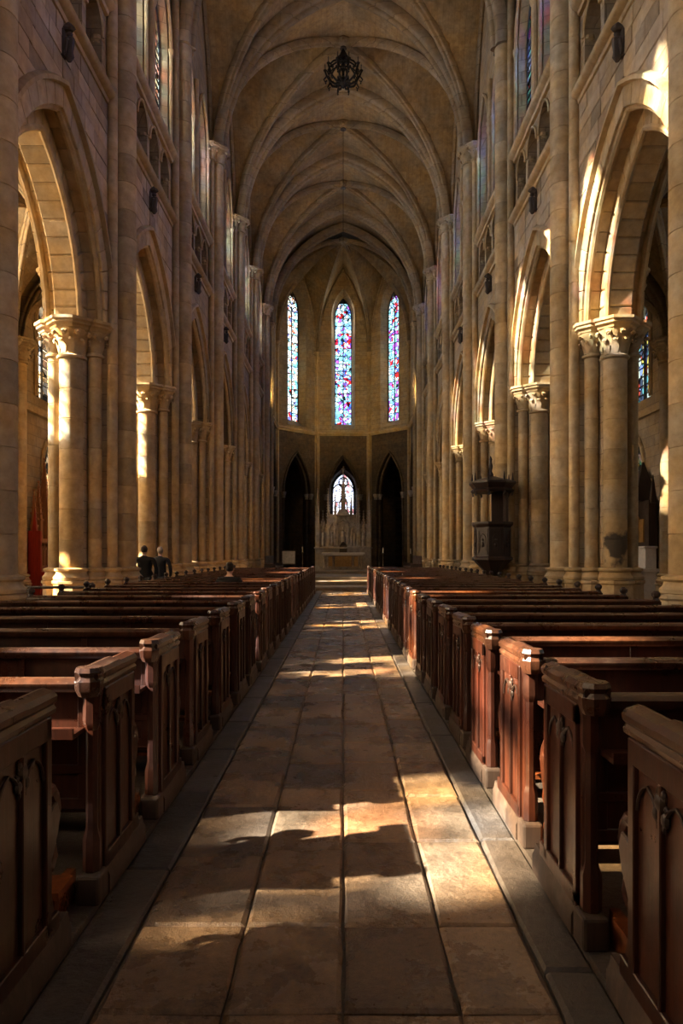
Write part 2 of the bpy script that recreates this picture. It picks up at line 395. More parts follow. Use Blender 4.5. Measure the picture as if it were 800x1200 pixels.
WNO = [0]
def window(org, ud, nd, a, rise, zs, zb, rows, mat, label, lights=2, panes=True, frame=M['lead'], lancet=True, fr=.05):
    """glazed pointed window; org is on the glass plane at floor level"""
    WNO[0] += 1
    e = empty('window_%d' % WNO[0], org, 0, label, 'window', None, 'structure')
    ud = Vector(ud).normalized(); nd = Vector(nd).normalized(); R = arch_R(a, rise)
    P = lambda u, z, d=0: ud*u+nd*d+Vector((0,0,z))
    mb = MB(); pts = [P(u, z) for u, z in arch_pts(a, R, zs, 8, zb)]
    mb.tube(pts+[P(-a, zb)], fr, 4); mb.build('window_frame', frame, e)
    if lights == 2:
        mb = MB(); zl = zs-.15 if lancet else zs
        mb.tube([P(0, zb), P(0, zl+.3*rise)], fr, 6); mb.build('mullion', frame, e)
        mb = MB()
        if lancet:
            for s in (-1, 1):
                ap = arch_pts(a/2, arch_R(a/2, a*.8), zl, 5)
                mb.tube([P(s*a/2+u, z, -.02) for u, z in ap], fr*.8, 5)
            rr = a*.42; cz = zs+rise*.52
            mb.tube([P(rr*math.cos(t*PI/6), cz+rr*math.sin(t*PI/6), -.02) for t in range(12)], fr*.8, 5, closed=True)
            for t in range(6):
                mb.ball(P(rr*.75*math.cos(t*PI/3), cz+rr*.75*math.sin(t*PI/3), -.02), fr*.9, n=6)
            mb.build('tracery', frame, e)
    bars = MB(); h = (zs-zb)/rows
    for i in range(1, rows+1):
        bars.box(-a, a, -.018, .018, -.02, .02, Matrix.Translation(P(0, zb+h*i)) @ Matrix(((ud.x, nd.x, 0, 0), (ud.y, nd.y, 0, 0), (0, 0, 1, 0), (0,0,0,1))))
    bars.build('glazing_bars', frame, e)
    def pane(u0, u1, z0, z1):
        n = 5; us = [u0+(u1-u0)*i/n for i in range(n+1)]
        top = [(u, min(z1, arch_z(u, a, R, zs))) for u in us]
        if max(z for _, z in top) <= z0+.02: return None
        top = [(u, max(z, z0+.001)) for u, z in top]
        poly = [(u0, z0), (u1, z0)]+top[::-1]
        m = MB(); m.add([P(u, z) for u, z in poly], [tuple(range(len(poly)))]); return m
    cols = [(-a, 0), (0, a)] if lights == 2 else [(-a, a)]
    nr = rows+int(math.ceil(rise/h))
    if panes:
        for c0, c1 in cols:
            for r in range(nr):
                m = pane(c0+.01, c1-.01, zb+h*r, zb+h*(r+1))
                if m: m.build('pane', mat, e, smooth=0)
    else:
        m = MB(); poly = arch_pts(a, R, zs, 8, zb); m.add([P(u, z) for u, z in poly], [tuple(range(len(poly)))]); m.build('glass', mat, e, smooth=0)
    return e

# ------------------------------------------------------------------ layout numbers
PITCH = 5.66; HB = PITCH/2
PY = [9.8+PITCH*k for k in range(-3, 7)]        # pillar rows: -7.2 ... 43.8
BAY = [(PY[i]+PY[i+1])/2 for i in range(9)]
XW, ZS, ZV = 5.2, 6.5, 17.2
A_H, A_O, A_I = 2.62, 2.22, 1.86
CC = 1.4                                         # arc centre offset (R = a + CC)
ZSTR, ZCL = 11.5, 13.55

# ------------------------------------------------------------------ floor
mb = MB(); mb.box(-12, 12, -8, 29.3, -.3, -.03)
floor = mb.build('floor', M['floor'], None); tag(floor, 'worn brown stone paving of the nave and aisles', 'floor', None, 'structure')
slabcols = [(-.87, -.42), (-.42, 0), (0, .41), (.41, .76)]
rs = random.Random(3)
def slab(x0, x1, y0, y1, mat, parent, zt):
    m = MB(); g = .006; j = lambda: rs.uniform(-.006, .006)
    n = 3; ys = [y0+g+(y1-y0-2*g)*i/n for i in range(n+1)]; xs = [x0+g, x1-g]
    t = rs.uniform(-.003, .003)
    vs = [(x+j()*.9, y+j(), -.05) for y in ys for x in xs]+[(x+(.014 if k == 0 else -.014)+j(), y+(.014 if i == 0 else -.014 if i == n else 0)+j(), zt+t) for i, y in enumerate(ys) for k, x in enumerate(xs)]
    vs2 = vs[:8]+[(x, y, zt-.012) for x, y, z in vs[:8]]+vs[8:]
    fs = []
    loop = [0, 1, 3, 5, 7, 6, 4, 2]
    for lev in (0, 8):
        for a, b in zip(loop, loop[1:]+loop[:1]): fs.append((a+lev, b+lev, b+lev+8, a+lev+8))
    for i in range(n): fs.append((16+2*i, 17+2*i, 19+2*i, 18+2*i))
    m.add(vs2, fs); return m.build('paving_slab', mat, parent, smooth=25)
near = [1.2, 1.75, 2.38, 2.94]
for ci, (x0, x1) in enumerate(slabcols):
    y = near[:]; y.append([3.62, 3.7, 3.80, 3.80][ci])
    while y[-1] < 28.6:
        y.append(y[-1]+rs.choice([.55, .7, .8, .95, .62])*(1 if y[-1] < 12 else 1.15))
    y[-1] = 29.0
    for a, b in zip(y, y[1:]): slab(x0, x1, a, b, M['slab'], floor, 0.0)
for x0, x1 in ((.76, .965), (-1.11, -.87)):
    y = 1.1+rs.random()*.4
    while y < 29:
        b = min(29.0, y+rs.uniform(.9, 1.5)); slab(x0, x1, y, b, M['slab_dark'], floor, .004); y = b
mb = MB(); mb.box(.96, 4.05, .2, 28.2, -.05, .035); mb.box(-4.4, -1.10, .2, 28.2, -.05, .035)
mb.build('pew_platform', M['slab_dark'], floor)
# chancel steps
st = empty('trim_1', (0, 29, 0), 0, 'low broad stone steps rising to the altar', 'steps', None, 'structure')
for i, (y0, w_) in enumerate(((0, 4.4), (1.9, 4.4), (3.8, 4.4))):
    m = MB(); m.box(-w_, w_, y0, 30, .15*i, .15*(i+1)); m.build('step', M['step'], st, bevel=.015, seg=2)
m = MB(); m.box(-12, 12, 29.3, 62, -.3, -.02); m.build('floor', M['floor']); tag(bpy.data.objects['floor.001'], 'dark stone floor around and behind the altar', 'floor', None, 'structure')
m = MB(); m.box(-1.9, 1.9, 8.6, 15.4, .45, .6); m.build('altar_platform', M['step'], st, bevel=.015)

# ------------------------------------------------------------------ carved capital, base, drums
def leaf(mb, ang, r, z, h, wd, c=(0,0,0), out=.09):
    ca, sa = math.cos(ang), math.sin(ang); vs = []
    prof = [(0, 0), (.025, .45*h), (.35*out+.02, .8*h), (out, h*.98), (out*1.25, h*.82), (out*1.0, h*.68)]
    ws = [.6, 1.0, .9, .75, .6, .3]
    for (o, zz), ww in zip(prof, ws):
        for s in (-1, 0, 1):
            rr = r+o+(.012 if s == 0 else 0); t = s*wd*ww
            vs.append((c[0]+ca*rr-sa*t, c[1]+sa*rr+ca*t, z+zz+(-.015 if s else 0)))
    fs = []
    for i in range(5):
        for k in (0, 1):
            a = i*3+k; fs.append((a, a+1, a+4, a+3))
    mb.add(vs, fs)
def capital_mesh(name, r, h=.62, n=10, sq=False):
    mb = MB()
    mb.lathe([(r, 0), (r+.05, .02), (r+.055, .06), (r+.01, .09), (r+.005, .12), (r+.02, h*.55), (r+.10, h*.82), (r+.14, h)], 16)
    for i in range(n):
        leaf(mb, 2*PI*i/n, r+.0, .10, h*.52, r*.30, out=.10)
        leaf(mb, 2*PI*(i+.5)/n, r+.03, h*.42, h*.50, r*.30, out=.15)
        mb.ball(((r+.17)*math.cos(2*PI*(i+.5)/n), (r+.17)*math.sin(2*PI*(i+.5)/n), h*.80), .045, n=6)
    return mb.mesh(name, M['stone'])
def abacus_mesh(name, r, n=8, h=.26):
    q = r/math.cos(PI/n); mb = MB()
    mb.lathe([(q+.10, 0), (q+.12, .03), (q+.15, .05), (q+.17, .09), (q+.23, .13), (q+.23, .17), (q+.27, .2), (q+.27, h), (q+.2, h+.01)], n, rot=PI/n)
    return mb.mesh(name, M['stone'], smooth=20)
def base_mesh(name, r, top=1.28, n=8):
    q = 1/math.cos(PI/n); mb = MB()
    mb.lathe([(q*(r+.15), -.03), (q*(r+.15), .28), (q*(r+.10), .36), (q*(r+.09), top-.36), (q*(r+.12), top-.33), (q*(r+.12), top-.28), (q*(r+.08), top-.26)], n, rot=PI/n)
    mb.lathe([(r+.08, top-.28), (r+.12, top-.25), (r+.125, top-.2), (r+.09, top-.16), (r+.07, top-.13), (r+.06, top-.09), (r+.10, top-.06), (r+.10, top-.02), (r+.03, top), (r-.01, top+.01)], 20)
    return mb.mesh(name, M['stone'], smooth=28)
def drum_mesh(name, r, h, n=32):
    mb = MB(); g = .005
    mb.lathe([(r-.012, 0), (r-.012, .003), (r, .009), (r, h-.009), (r-.012, h-.003), (r-.012, h)], n); return mb.mesh(name, M['stone'], smooth=30)
def grooved(mb, r, z0, z1, c, step, n=14):
    pr = []; z = z0
    while z < z1-.05:
        e = min(z+step, z1); pr += [(r-.012, z), (r, z+.008), (r, e-.008), (r-.012, e)]; z = e
    mb.lathe(pr, n, c)
SH = dict(main=(4.95, 0, .26), mini1=(5.10, -.37, .115), mini2=(5.10, .37, .115),
          arc1=(5.85, -.72, .26), arc2=(5.85, .72, .26), fl1=(5.44, -.5, .15), fl2=(5.44, .5, .15), fa1=(6.3, -.5, .15), fa2=(6.3, .5, .15),
          ais=(6.42, 0, .2))
cap_big, cap_small = capital_mesh('capital', .26), capital_mesh('capital', .15, .5, 8)
cap_ais = capital_mesh('capital', .2, .5, 8)
aba_big, aba_small, aba_ais = abacus_mesh('abacus', .26), abacus_mesh('abacus', .15), abacus_mesh('abacus', .2)
base = {r: base_mesh('base', r) for r in (.26, .15, .2, .115)}
DH = .62
drum = {r: drum_mesh('stone_drum', r, DH) for r in (.26, .15, .115)}
def core_mesh():
    mb = MB()
    mb.box(5.22, 6.4, -.3, .3, 0, 17.2); mb.box(5.34, 6.36, -.50, .50, 0, 6.6); mb.box(5.58, 6.12, -.76, .76, 0, 6.6)
    mb.box(5.05, 5.4, -.40, .40, 0, 17.2)
    mb.box(5.15, 6.45, -.5, .5, -.03, .8)
    return mb.mesh('pier_core', M['wall'])
CORE = core_mesh()
def top_caps():
    mb = MB(); return mb
CAPV = {.26: capital_mesh('vault_capital', .26, .5, 8), .115: capital_mesh('vault_capital', .115, .4, 6)}
ABAV = {.26: abacus_mesh('abacus', .26, h=.18), .115: abacus_mesh('abacus', .115, h=.18)}
def far_shaft(keys, z0, z1, name):
    mb = MB()
    for k in keys:
        x, y, r = SH[k]; grooved(mb, r, z0, z1, (x, y, 0), DH if r > .2 else .9)
    return mb.mesh(name, M['stone'], smooth=30)
FAR_TALL = {k: far_shaft([k], 1.25, 16.75, 'tall_shaft') for k in ('main', 'mini1', 'mini2')}
NEAR_TALL = {k: far_shaft([k], 1.25, 21.0, 'tall_shaft') for k in ('main', 'mini1', 'mini2')}
FAR_ARC = {k: far_shaft([k], 1.25, 5.75 if SH[k][2] > .2 else 5.85, 'arcade_shaft') for k in ('arc1', 'arc2', 'fl1', 'fl2', 'fa1', 'fa2')}
FAR_AIS = far_shaft(['ais'], 1.25, 7.2, 'aisle_shaft')
SIDEN = {1: 'right', -1: 'left'}
def pillar(y, side, k):
    rz = 0 if side > 0 else PI
    p = empty('pillar', (0, y, 0), rz, '', 'pillar', None, 'structure')
    inst('pier_core', CORE, p)
    detailed = k in (3, 4, 5)
    front = {'arc1' if side > 0 else 'arc2', 'fl1' if side > 0 else 'fl2'}
    for key, (x, yy, r) in SH.items():
        if key == 'ais':
            inst('aisle_shaft', FAR_AIS, p); inst('base', base[r], p, (x, yy, 0)); inst('capital', cap_ais, p, (x, yy, 7.2)); inst('abacus', aba_ais, p, (x, yy, 7.7)); continue
        inst('base', base[r], p, (x, yy, 0))
        tall = key in ('main', 'mini1', 'mini2')
        nocap = tall and k <= 5
        ztop = 21.0 if nocap else 16.75 if tall else (5.75 if r > .2 else 5.85)
        if detailed and (key == 'main' or key in front):
            n = int(round((ztop-1.25)/DH)); sc = (ztop-1.25)/(n*DH)
            e = empty('tall_shaft' if tall else 'arcade_shaft', (x, yy, 1.25), 0, parent=p); e.scale = (1, 1, sc)
            for i in range(n): inst('stone_drum', drum[r], e, (0, 0, i*DH))
        elif tall: inst('tall_shaft', (NEAR_TALL if nocap else FAR_TALL)[key], p)
        else: inst('arcade_shaft', FAR_ARC[key], p)
        if tall and nocap: pass
        elif tall:
            inst('vault_capital', CAPV[r], p, (x, yy, 16.75)); inst('abacus', ABAV[r], p, (x, yy, 17.15))
        elif r > .2: inst('capital', cap_big, p, (x, yy, 5.75)); inst('abacus', aba_big, p, (x, yy, 6.32))
        else: inst('capital', cap_small, p, (x, yy, 5.85)); inst('abacus', aba_small, p, (x, yy, 6.32))
    return p
PIL = {}
for side in (1, -1):
    for k, y in enumerate(PY):
        p = pillar(y, side, k); PIL[(side, k)] = p
        if k < 3: t = 'clustered limestone pillar beside or behind the camera on the %s, %s' % (SIDEN[side], ['farthest back', 'just behind', 'just ahead, out of frame'][k])
        else: t = ['clustered limestone pillar cut by the %s edge of the photo', 'tall clustered limestone pillar on the %s, first one fully in view', 'clustered limestone pillar on the %s, second one fully in view',
                   'clustered limestone pillar on the %s, third one fully in view', 'clustered limestone pillar on the %s, fourth one fully in view', 'clustered limestone pillar on the %s, second before the apse', 'slender clustered limestone pillar on the %s, right at the apse opening'][k-3] % SIDEN[side]
        p['label'] = t
PIL[(1, 4)]['label'] = 'tall clustered limestone pillar on the right with sooty stains near its foot, first fully in view'
PIL[(1, 5)]['label'] = 'clustered limestone pillar on the right that carries the dark wooden pulpit'
PIL[(-1, 4)]['label'] = 'tall clustered limestone pillar on the left, first fully in view, nearer than the two standing men'

# ------------------------------------------------------------------ nave walls
def arch_seg(a_in, a_out, x0, x1, n=11, g=.004):
    """voussoirs of one arch order, list of MB"""
    out = []
    for s in (-1, 1):
        Ri, Ro = a_in+CC, a_out+CC; th = math.acos(CC/Ri); tho = math.acos(CC/Ro)
        for i in range(n):
            f0, f1 = i/n, (i+1)/n; q = []
            for R, T in ((Ri, th), (Ro, tho)):
                for f in (f0, (f0+f1)/2, f1):
                    ang = T*f; e = (g/R if f == f0 else -g/R if f == f1 else 0)
                    q.append((s*(R*math.cos(ang+e)-CC), ZS+R*math.sin(ang+e)))
            poly = [q[0], q[1], q[2], q[5], q[4], q[3]]
            m = MB(); m.prism(poly, x0, x1, 'x'); out.append(m)
    return out
def soft(m, nm, b=.012): return m.mesh(nm, M['stone'], smooth=30, bevel=b)
V_OUT = [soft(m, 'voussoir') for m in arch_seg(A_O, A_H, XW-.03, 6.53)]
V_IN = [soft(m, 'voussoir', .03) for m in arch_seg(A_I, A_O+.05, 5.56, 6.14)]
def arch_sweep(a, prof, x, name, mat=M['stone'], n=12):
    mb = MB(); pts = [(x, u, z) for u, z in arch_pts(a, a+CC, ZS, n)]
    mb.sweep(prof, pts, (1, 0, 0)); return mb.mesh(name, mat, smooth=40)
def circ(cu, cw, r, a0, a1, n=5): return [(cu+r*math.cos(a0+(a1-a0)*i/n), cw+r*math.sin(a0+(a1-a0)*i/n)) for i in range(n+1)]
HOOD = arch_sweep(A_H+.04, [(-.13, -.07), (.02, -.09), (.02, .05), (-.05, .05), (-.13, 0)], XW, 'hood_mould')
ROLLA = arch_sweep(A_O-.0, circ(0, 0, .075, 0, 2*PI, 8)[:-1], XW+.10, 'arch_roll')
ROLLB = arch_sweep(A_I+.02, circ(0, 0, .065, 0, 2*PI, 8)[:-1], 5.60, 'arch_roll')
ROLLC = arch_sweep(A_O+.0, circ(0, 0, .07, 0, 2*PI, 8)[:-1], 6.42, 'arch_roll')
def bay_backing():
    mb = MB(); wall_panel(mb, (XW, 0, 0), (0,1,0), (1,0,0), -HB, HB, ZS, ZSTR, 1.3, [(0, A_H-.02, A_H-.02, math.sqrt((A_H+CC)**2-CC**2), ZS, ZS, ZS)], 12)
    return mb.mesh('spandrel', M['wall'])
SPAN = bay_backing()
FARORD = MB()
for m in arch_seg(A_O, A_H, XW-.03, 6.53, 8, 0): FARORD.add(m.v, m.f)
for m in arch_seg(A_I, A_O+.05, 5.56, 6.14, 8, 0): FARORD.add(m.v, m.f)
FARORD = FARORD.mesh('arch_order', M['rib'])
# ashlar courses laid over the spandrel
def ashlar(seed):
    r = random.Random(seed); out = []; z = 6.9; R = A_H+CC; xl = 2.42
    hts = [.36, .33, .38, .31, .35, .4, .34, .37, .33, .36, .35, .32, .36]
    for h in hts:
        z1 = min(z+h, ZSTR)
        if z >= ZSTR-.05: break
        def lim(zz): return math.sqrt(max(0, (R+.0)**2-(zz-ZS)**2))-CC
        l0, l1 = lim(z), lim(z1)
        for s in (-1, 1):
            end = xl; a = end
            inner = max(l0, 0)
            while a > inner+.12 or (inner <= 0 and a > 0.01):
                b = a-r.uniform(.38, .85); stop = max(inner, 0)
                if b < stop+.22: b = stop
                if b <= stop: bb0, bb1 = max(l0, 0), max(l1, 0)
                else: bb0 = bb1 = b
                g = .006; d = r.uniform(.012, .03)
                poly = [(s*(bb0+g), z+g), (s*(a-g), z+g), (s*(a-g), z1-g), (s*(bb1+g), z1-g)]
                m = MB(); m.prism(poly, XW-d, XW+.05, 'x'); out.append(m.mesh('ashlar_stone', M['wall2'], smooth=0, bevel=.006))
                a = b
                if b <= stop: break
        z = z1
    return out
M['wall2'] = stone('limestone_block', (.53, .43, .30), (.36, .28, .19), per_piece=.4, stain=.45)
ASH = ashlar(5)
# triforium
TRI_C = [-1.68, -.56, .56, 1.68]
def triforium():
    mb = MB(); wall_panel(mb, (XW+.02, 0, 0), (0,1,0), (1,0,0), -HB, HB, ZSTR, ZCL, .32, [(c, .46, .46, .55, 12.75, 11.75, 11.75) for c in TRI_C], 6)
    wall = mb.mesh('triforium_arcade', M['wall'])
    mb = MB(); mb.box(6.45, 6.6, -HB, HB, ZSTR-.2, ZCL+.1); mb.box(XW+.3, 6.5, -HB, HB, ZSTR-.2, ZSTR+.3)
    back = mb.mesh('triforium_passage', M['soot_shade'])  # passage shade put into the colour
    return wall, back
TRIW, TRIB = triforium()
def colonnette():
    mb = MB(); mb.lathe([(.12, 11.78), (.12, 11.86), (.09, 11.9), (.065, 11.94), (.06, 12.5), (.085, 12.52), (.065, 12.55), (.12, 12.7), (.15, 12.72), (.15, 12.80)], 10)
    for i in range(6): leaf(mb, i*PI/3, .065, 12.55, .13, .03, out=.05)
    return mb.mesh('colonnette', M['stone'])
COLN = colonnette()
def molding(z, name):
    mb = MB(); pr = [(XW+.05, z-.20), (XW-.06, z-.18), (XW-.08, z-.10), (XW-.18, z-.06), (XW-.22, z), (XW-.22, z+.05), (XW-.1, z+.13), (XW+.05, z+.16)]
    mb.prism(pr, -HB+.5, HB-.5, 'y'); return mb.mesh(name, M['stone'])
STR1, STR2 = molding(ZSTR+.12, 'string_course'), molding(ZCL, 'string_course')
trim = MB()
for c in TRI_C: trim.tube([(XW, c+u, z) for u, z in arch_pts(.48, arch_R(.48, .58), 12.75, 5)], .04, 5)
TRIT = trim.mesh('triforium_moulding', M['stone'])
# clerestory
def gtop(u): return ZV+RISE_V*pnorm(u/HB, RISE_V/HB)+.12
def clerestory():
    mb = MB(); wall_panel(mb, (XW+.05, 0, 0), (0,1,0), (1,0,0), -HB, HB, ZCL, gtop, .62, [(c, .86, .62, 1.75, 16.6, 13.85, 14.25) for c in (-1.28, 1.28)], 8)
    return mb.mesh('clerestory_wall', M['wall'])
CLER = clerestory()
m = MB()
for c in (-1.28, 1.28):
    for s in (-1, 1): m.lathe([(.1, 13.7), (.1, 13.85), (.06, 13.9), (.06, 16.5), (.1, 16.6), (.1, 16.7)], 8, (XW-.02, c+s*.95, 0))
    m.tube([(XW-.02, c+u, z) for u, z in arch_pts(.95, arch_R(.95, 1.9), 16.65, 7)], .06, 6)
m.lathe([(.12, 13.7), (.12, 13.85), (.09, 13.9), (.09, 16.5), (.14, 16.6), (.14, 16.7), (.09, 16.7), (.09, 18.2)], 8, (XW-.05, 0, 0))
CLSH = m.mesh('clerestory_shafts', M['stone'])

walls = {}
for side in (1, -1):
    rz = 0 if side > 0 else PI
    wl = empty('wall_'+SIDEN[side], (0, 0, 0), 0, 'nave wall on the %s with pointed arcade, triforium and clerestory' % SIDEN[side], 'wall', None, 'structure')
    walls[side] = wl
    for b, yc in enumerate(BAY):
        L = (0, yc, 0)
        def I(n, me): return inst(n, me, wl, L, rz)
        I('spandrel', SPAN); I('hood_mould', HOOD); I('arch_roll', ROLLA); I('arch_roll', ROLLB); I('arch_roll', ROLLC)
        I('triforium_arcade', TRIW); I('triforium_passage', TRIB); I('string_course', STR1); I('string_course', STR2); I('triforium_moulding', TRIT)
        I('clerestory_wall', CLER); I('clerestory_shafts', CLSH)
        if b in (2, 3, 4):
            for me in V_OUT: I('voussoir', me)
            for me in V_IN: I('voussoir', me)
            for me in ASH: I('ashlar_stone', me)
        else: I('arch_order', FARORD)
        for c in (-1.12, 0, 1.12, -2.24, 2.24):
            inst('colonnette', COLN, wl, (side*(XW+.14), yc+c, 0))
        for c in (-1.28, 1.28):
            X = side*(XW+.28); y = yc+c
            gm = M['glass_clere'] if side < 0 else M['glass_blue']
            window((X, y, 0), (0, 1, 0), (side, 0, 0), .74, 1.5, 16.6, 14.0, 12, gm,
                   'tall clerestory lancet high in the %s wall, %s bay, %s light' % (SIDEN[side], ORD[b+1], 'nearer' if c < 0 else 'farther'), lights=1, panes=False, fr=.03)
            window_light((side*(XW+.75), y, 16.1), (-side, 0, -.25), 1.25, 3.8, 650 if side < 0 else 330, WIN_L if side < 0 else WIN_R)

# ------------------------------------------------------------------ vaults
def ceil_mesh(x0, x1, hx, hb, zs, rise, n=28, ny=20, mat=None):
    mb = MB(); vs = []; fs = []; xc = (x0+x1)/2
    # denser near the edges, where the vault springs steeply
    f = lambda t: math.sin(t*PI/2)
    for j in range(ny+1):
        v = f(-1+2*j/ny)*hb
        for i in range(n+1):
            u = f(-1+2*i/n)*(x1-x0)/2
            vs.append((xc+u, v, zs+rise*max(pnorm(u/hx, rise/hx), pnorm(v/hb, rise/hb))))
    for j in range(ny):
        for i in range(n): a = j*(n+1)+i; fs.append((a, a+1, a+n+2, a+n+1))
    mb.add(vs, fs); return mb.mesh('vault', mat or M['vault'], smooth=25)
NW = 5.05
CEIL = ceil_mesh(-5.3, 5.3, NW, HB, ZV, RISE_V, 36, 24)
AW0, AW1 = 6.45, 10.2; AHX = (AW1-AW0)/2; AZ, AR = 8.0, 3.0
CEILA = ceil_mesh(AW0, AW1, AHX, HB, AZ, AR, 18, 18)
def rolls(w_, d):   # moulded rib section: two side rolls and a pointed middle roll
    return ([(-w_, -.02)]+circ(-w_+.09, d*.42, .09, -PI, 0, 4)[1:][::-1]*0+[(-w_, d*.35)]+circ(-w_*.62, d*.5, w_*.30, PI, .35*PI, 4)+
            circ(0, d*.78, w_*.34, PI, 0, 6)+circ(w_*.62, d*.5, w_*.30, .65*PI, 0, 4)+[(w_, d*.35), (w_, -.02)])
def rib_mesh(name, pts, Nv, w_, d, mat=None):
    mb = MB(); mb.sweep(rolls(w_, d), pts, Nv); return mb.mesh(name, mat or M['rib'], smooth=38)
def vault_curve(hx, zs, rise, n=12):   # half curve  t:-1..0..1
    R = arch_R(hx, rise); return arch_pts(hx, R, zs, n)
# transverse rib (plane y=0; N must give inward: N x t)
TR = rib_mesh('transverse_rib', [(u, 0, z) for u, z in vault_curve(NW-.05, ZV, RISE_V, 14)], (0,1,0), .36, .42)
def diag(hx, hy, zs, rise, xc, w_, d, name):
    out = []
    for s in (-1, 1):
        pts = []; R = arch_R(1, rise/hx if False else rise)
        th = vault_curve(hx, zs, rise, 12)
        for u, z in th:
            pts.append((xc+u, s*u/hx*hy, z))
        Nv = Vector((hx, s*hy, 0)).normalized(); Nv = Vector((-Nv.y, Nv.x, 0))
        out.append(rib_mesh(name, pts, Nv, w_, d))
    return out
DI = diag(NW-.05, HB-.04, ZV, RISE_V, 0, .18, .27, 'diagonal_rib')
DIA = diag(AHX-.03, HB-.04, AZ, AR, (AW0+AW1)/2, .12, .18, 'diagonal_rib')
TRA = rib_mesh('transverse_rib', [((AW0+AW1)/2+u, 0, z) for u, z in vault_curve(AHX-.03, AZ, AR, 8)], (0,1,0), .22, .26)
FM = MB()
for sx in (-1, 1): FM.tube([(sx*(XW-.02), u, z) for u, z in arch_pts(HB-.1, arch_R(HB-.1, RISE_V-.1), ZV, 12)], .10, 6)
FORM = FM.mesh('wall_rib', M['rib'])
bm_ = MB(); bm_.lathe([(.16, -.30), (.3, -.28), (.36, -.2), (.40, -.1), (.36, .0), (.2, .1)], 12)
for i in range(8): bm_.ball((.34*math.cos(i*PI/4), .34*math.sin(i*PI/4), -.2), .09, n=6)
BOSS = bm_.mesh('boss', M['rib'])
EYE = MB().lathe([(.15, -.34), (.15, -.28)], 10).mesh('boss_eye', M['wood_dark'])
for b, yc in enumerate(BAY):
    c = inst('ceiling', CEIL, None, (0, yc, 0)); tag(c, 'ribbed stone vault over the nave, %s bay from the west' % ORD[b+1], 'vault', None, 'structure')
    for me in DI: inst('diagonal_rib', me, c)
    inst('wall_rib', FORM, c); inst('transverse_rib', TR, c, (0, HB, 0)); bo = inst('boss', BOSS, c, (0, 0, ZV+RISE_V)); inst('boss_eye', EYE, bo)
    for side in (1, -1):
        c = inst('ceiling', CEILA, None, (0, yc, 0), 0 if side > 0 else PI); tag(c, 'small ribbed vault over the %s aisle, %s bay from the west' % (SIDEN[side], ORD[b+1]), 'vault', None, 'structure')
        for me in DIA: inst('diagonal_rib', me, c)
        inst('transverse_rib', TRA, c, (0, HB, 0)); inst('transverse_rib', TRA, c, (0, -HB, 0))

# ------------------------------------------------------------------ aisle outer walls
AX = 10.1
def aisle_wall():
    mb = MB()
    wall_panel(mb, (AX, 0, 0), (0,1,0), (1,0,0), -HB, HB, 0, 6.25, .8, [(0, 1.0, .78, 1.25, 4.55, 1.9, 2.1)], 8)
    wall_panel(mb, (AX, 0, 0), (0,1,0), (1,0,0), -HB, HB, 6.25, 13.7, .8, [(0, 1.5, 1.22, 1.55, 9.1, 6.75, 6.95)], 8)
    mb.box(5.5, 11.1, -HB, HB, 13.5, 13.7)
    return mb.mesh('aisle_wall', M['wall'])
AWM = aisle_wall()
m = MB()
m.tube([(AX-.04, u, z) for u, z in arch_pts(1.1, arch_R(1.1, 1.38), 4.5, 8, 1.9)], .07, 6)
m.tube([(AX-.04, u, z) for u, z in arch_pts(1.6, arch_R(1.6, 1.7), 9.05, 8, 6.75)], .07, 6)
m.box(AX-.12, AX+.02, -HB+.3, HB-.3, 6.15, 6.35)
AWT = m.mesh('wall_moulding', M['stone'])
rm = MB()
for x, y, r in ((AX-.1, 0, .2), (AX-.02, -.3, .12), (AX-.02, .3, .12)): grooved(rm, r, .9, 7.5, (x, y, 0), .7)
rm.box(AX-.1, AX+.1, -.42, .42, 0, 8.2)
RESP = rm.mesh('aisle_respond', M['stone'], smooth=30)
base_a = base_mesh('base', .2, .95); base_b = base_mesh('base', .12, .95)
cap_b = capital_mesh('capital', .12, .4, 6); aba_b = abacus_mesh('abacus', .12, h=.2)
for side in (1, -1):
    rz = 0 if side > 0 else PI
    wl = empty('wall_%s_aisle' % SIDEN[side], (0,0,0), 0, 'outer wall of the %s aisle with two tiers of windows' % SIDEN[side], 'wall', None, 'structure')
    for b, yc in enumerate(BAY):
        inst('aisle_wall', AWM, wl, (0, yc, 0), rz); inst('wall_moulding', AWT, wl, (0, yc, 0), rz)
        gm = M['glass_aisle'] if side < 0 else M['glass_dim']
        near_ = b == 5
        window((side*(AX+.5), yc, 0), (0,1,0), (side,0,0), 1.33, 1.38, 9.1, 6.87, 7, gm, 'pointed two-light window high in the %s aisle wall, %s bay' % (SIDEN[side], ORD[b+1]), panes=near_, fr=.06)
        window((side*(AX+.5), yc, 0), (0,1,0), (side,0,0), .87, 1.12, 4.55, 2.0, 6, gm, 'low pointed window in the %s aisle wall, %s bay' % (SIDEN[side], ORD[b+1]), panes=near_, fr=.05)
        pw = 950 if side < 0 else 130
        colr = (1.0, .76, .48) if side < 0 else (.85, .85, 1.0)
        window_light((side*(AX+.95), yc, 8.6), (-side, 0, -.1), 2.4, 3.0, pw, colr)
        window_light((side*(AX+.95), yc, 3.6), (-side, 0, -.1), 1.5, 3.0, pw*.55, colr)
    for k, y in enumerate(PY[1:-1]):
        inst('aisle_respond', RESP, wl, (0, y, 0), rz)
        for x, yy, bb, cc, ab in ((AX-.1, 0, base_a, cap_ais, aba_ais), (AX-.02, -.3, base_b, cap_b, aba_b), (AX-.02, .3, base_b, cap_b, aba_b)):
            X = x if side > 0 else -x
            inst('base', bb, wl, (X, y+yy, 0)); inst('capital', cc, wl, (X, y+yy, 7.45)); inst('abacus', ab, wl, (X, y+yy, 7.93))

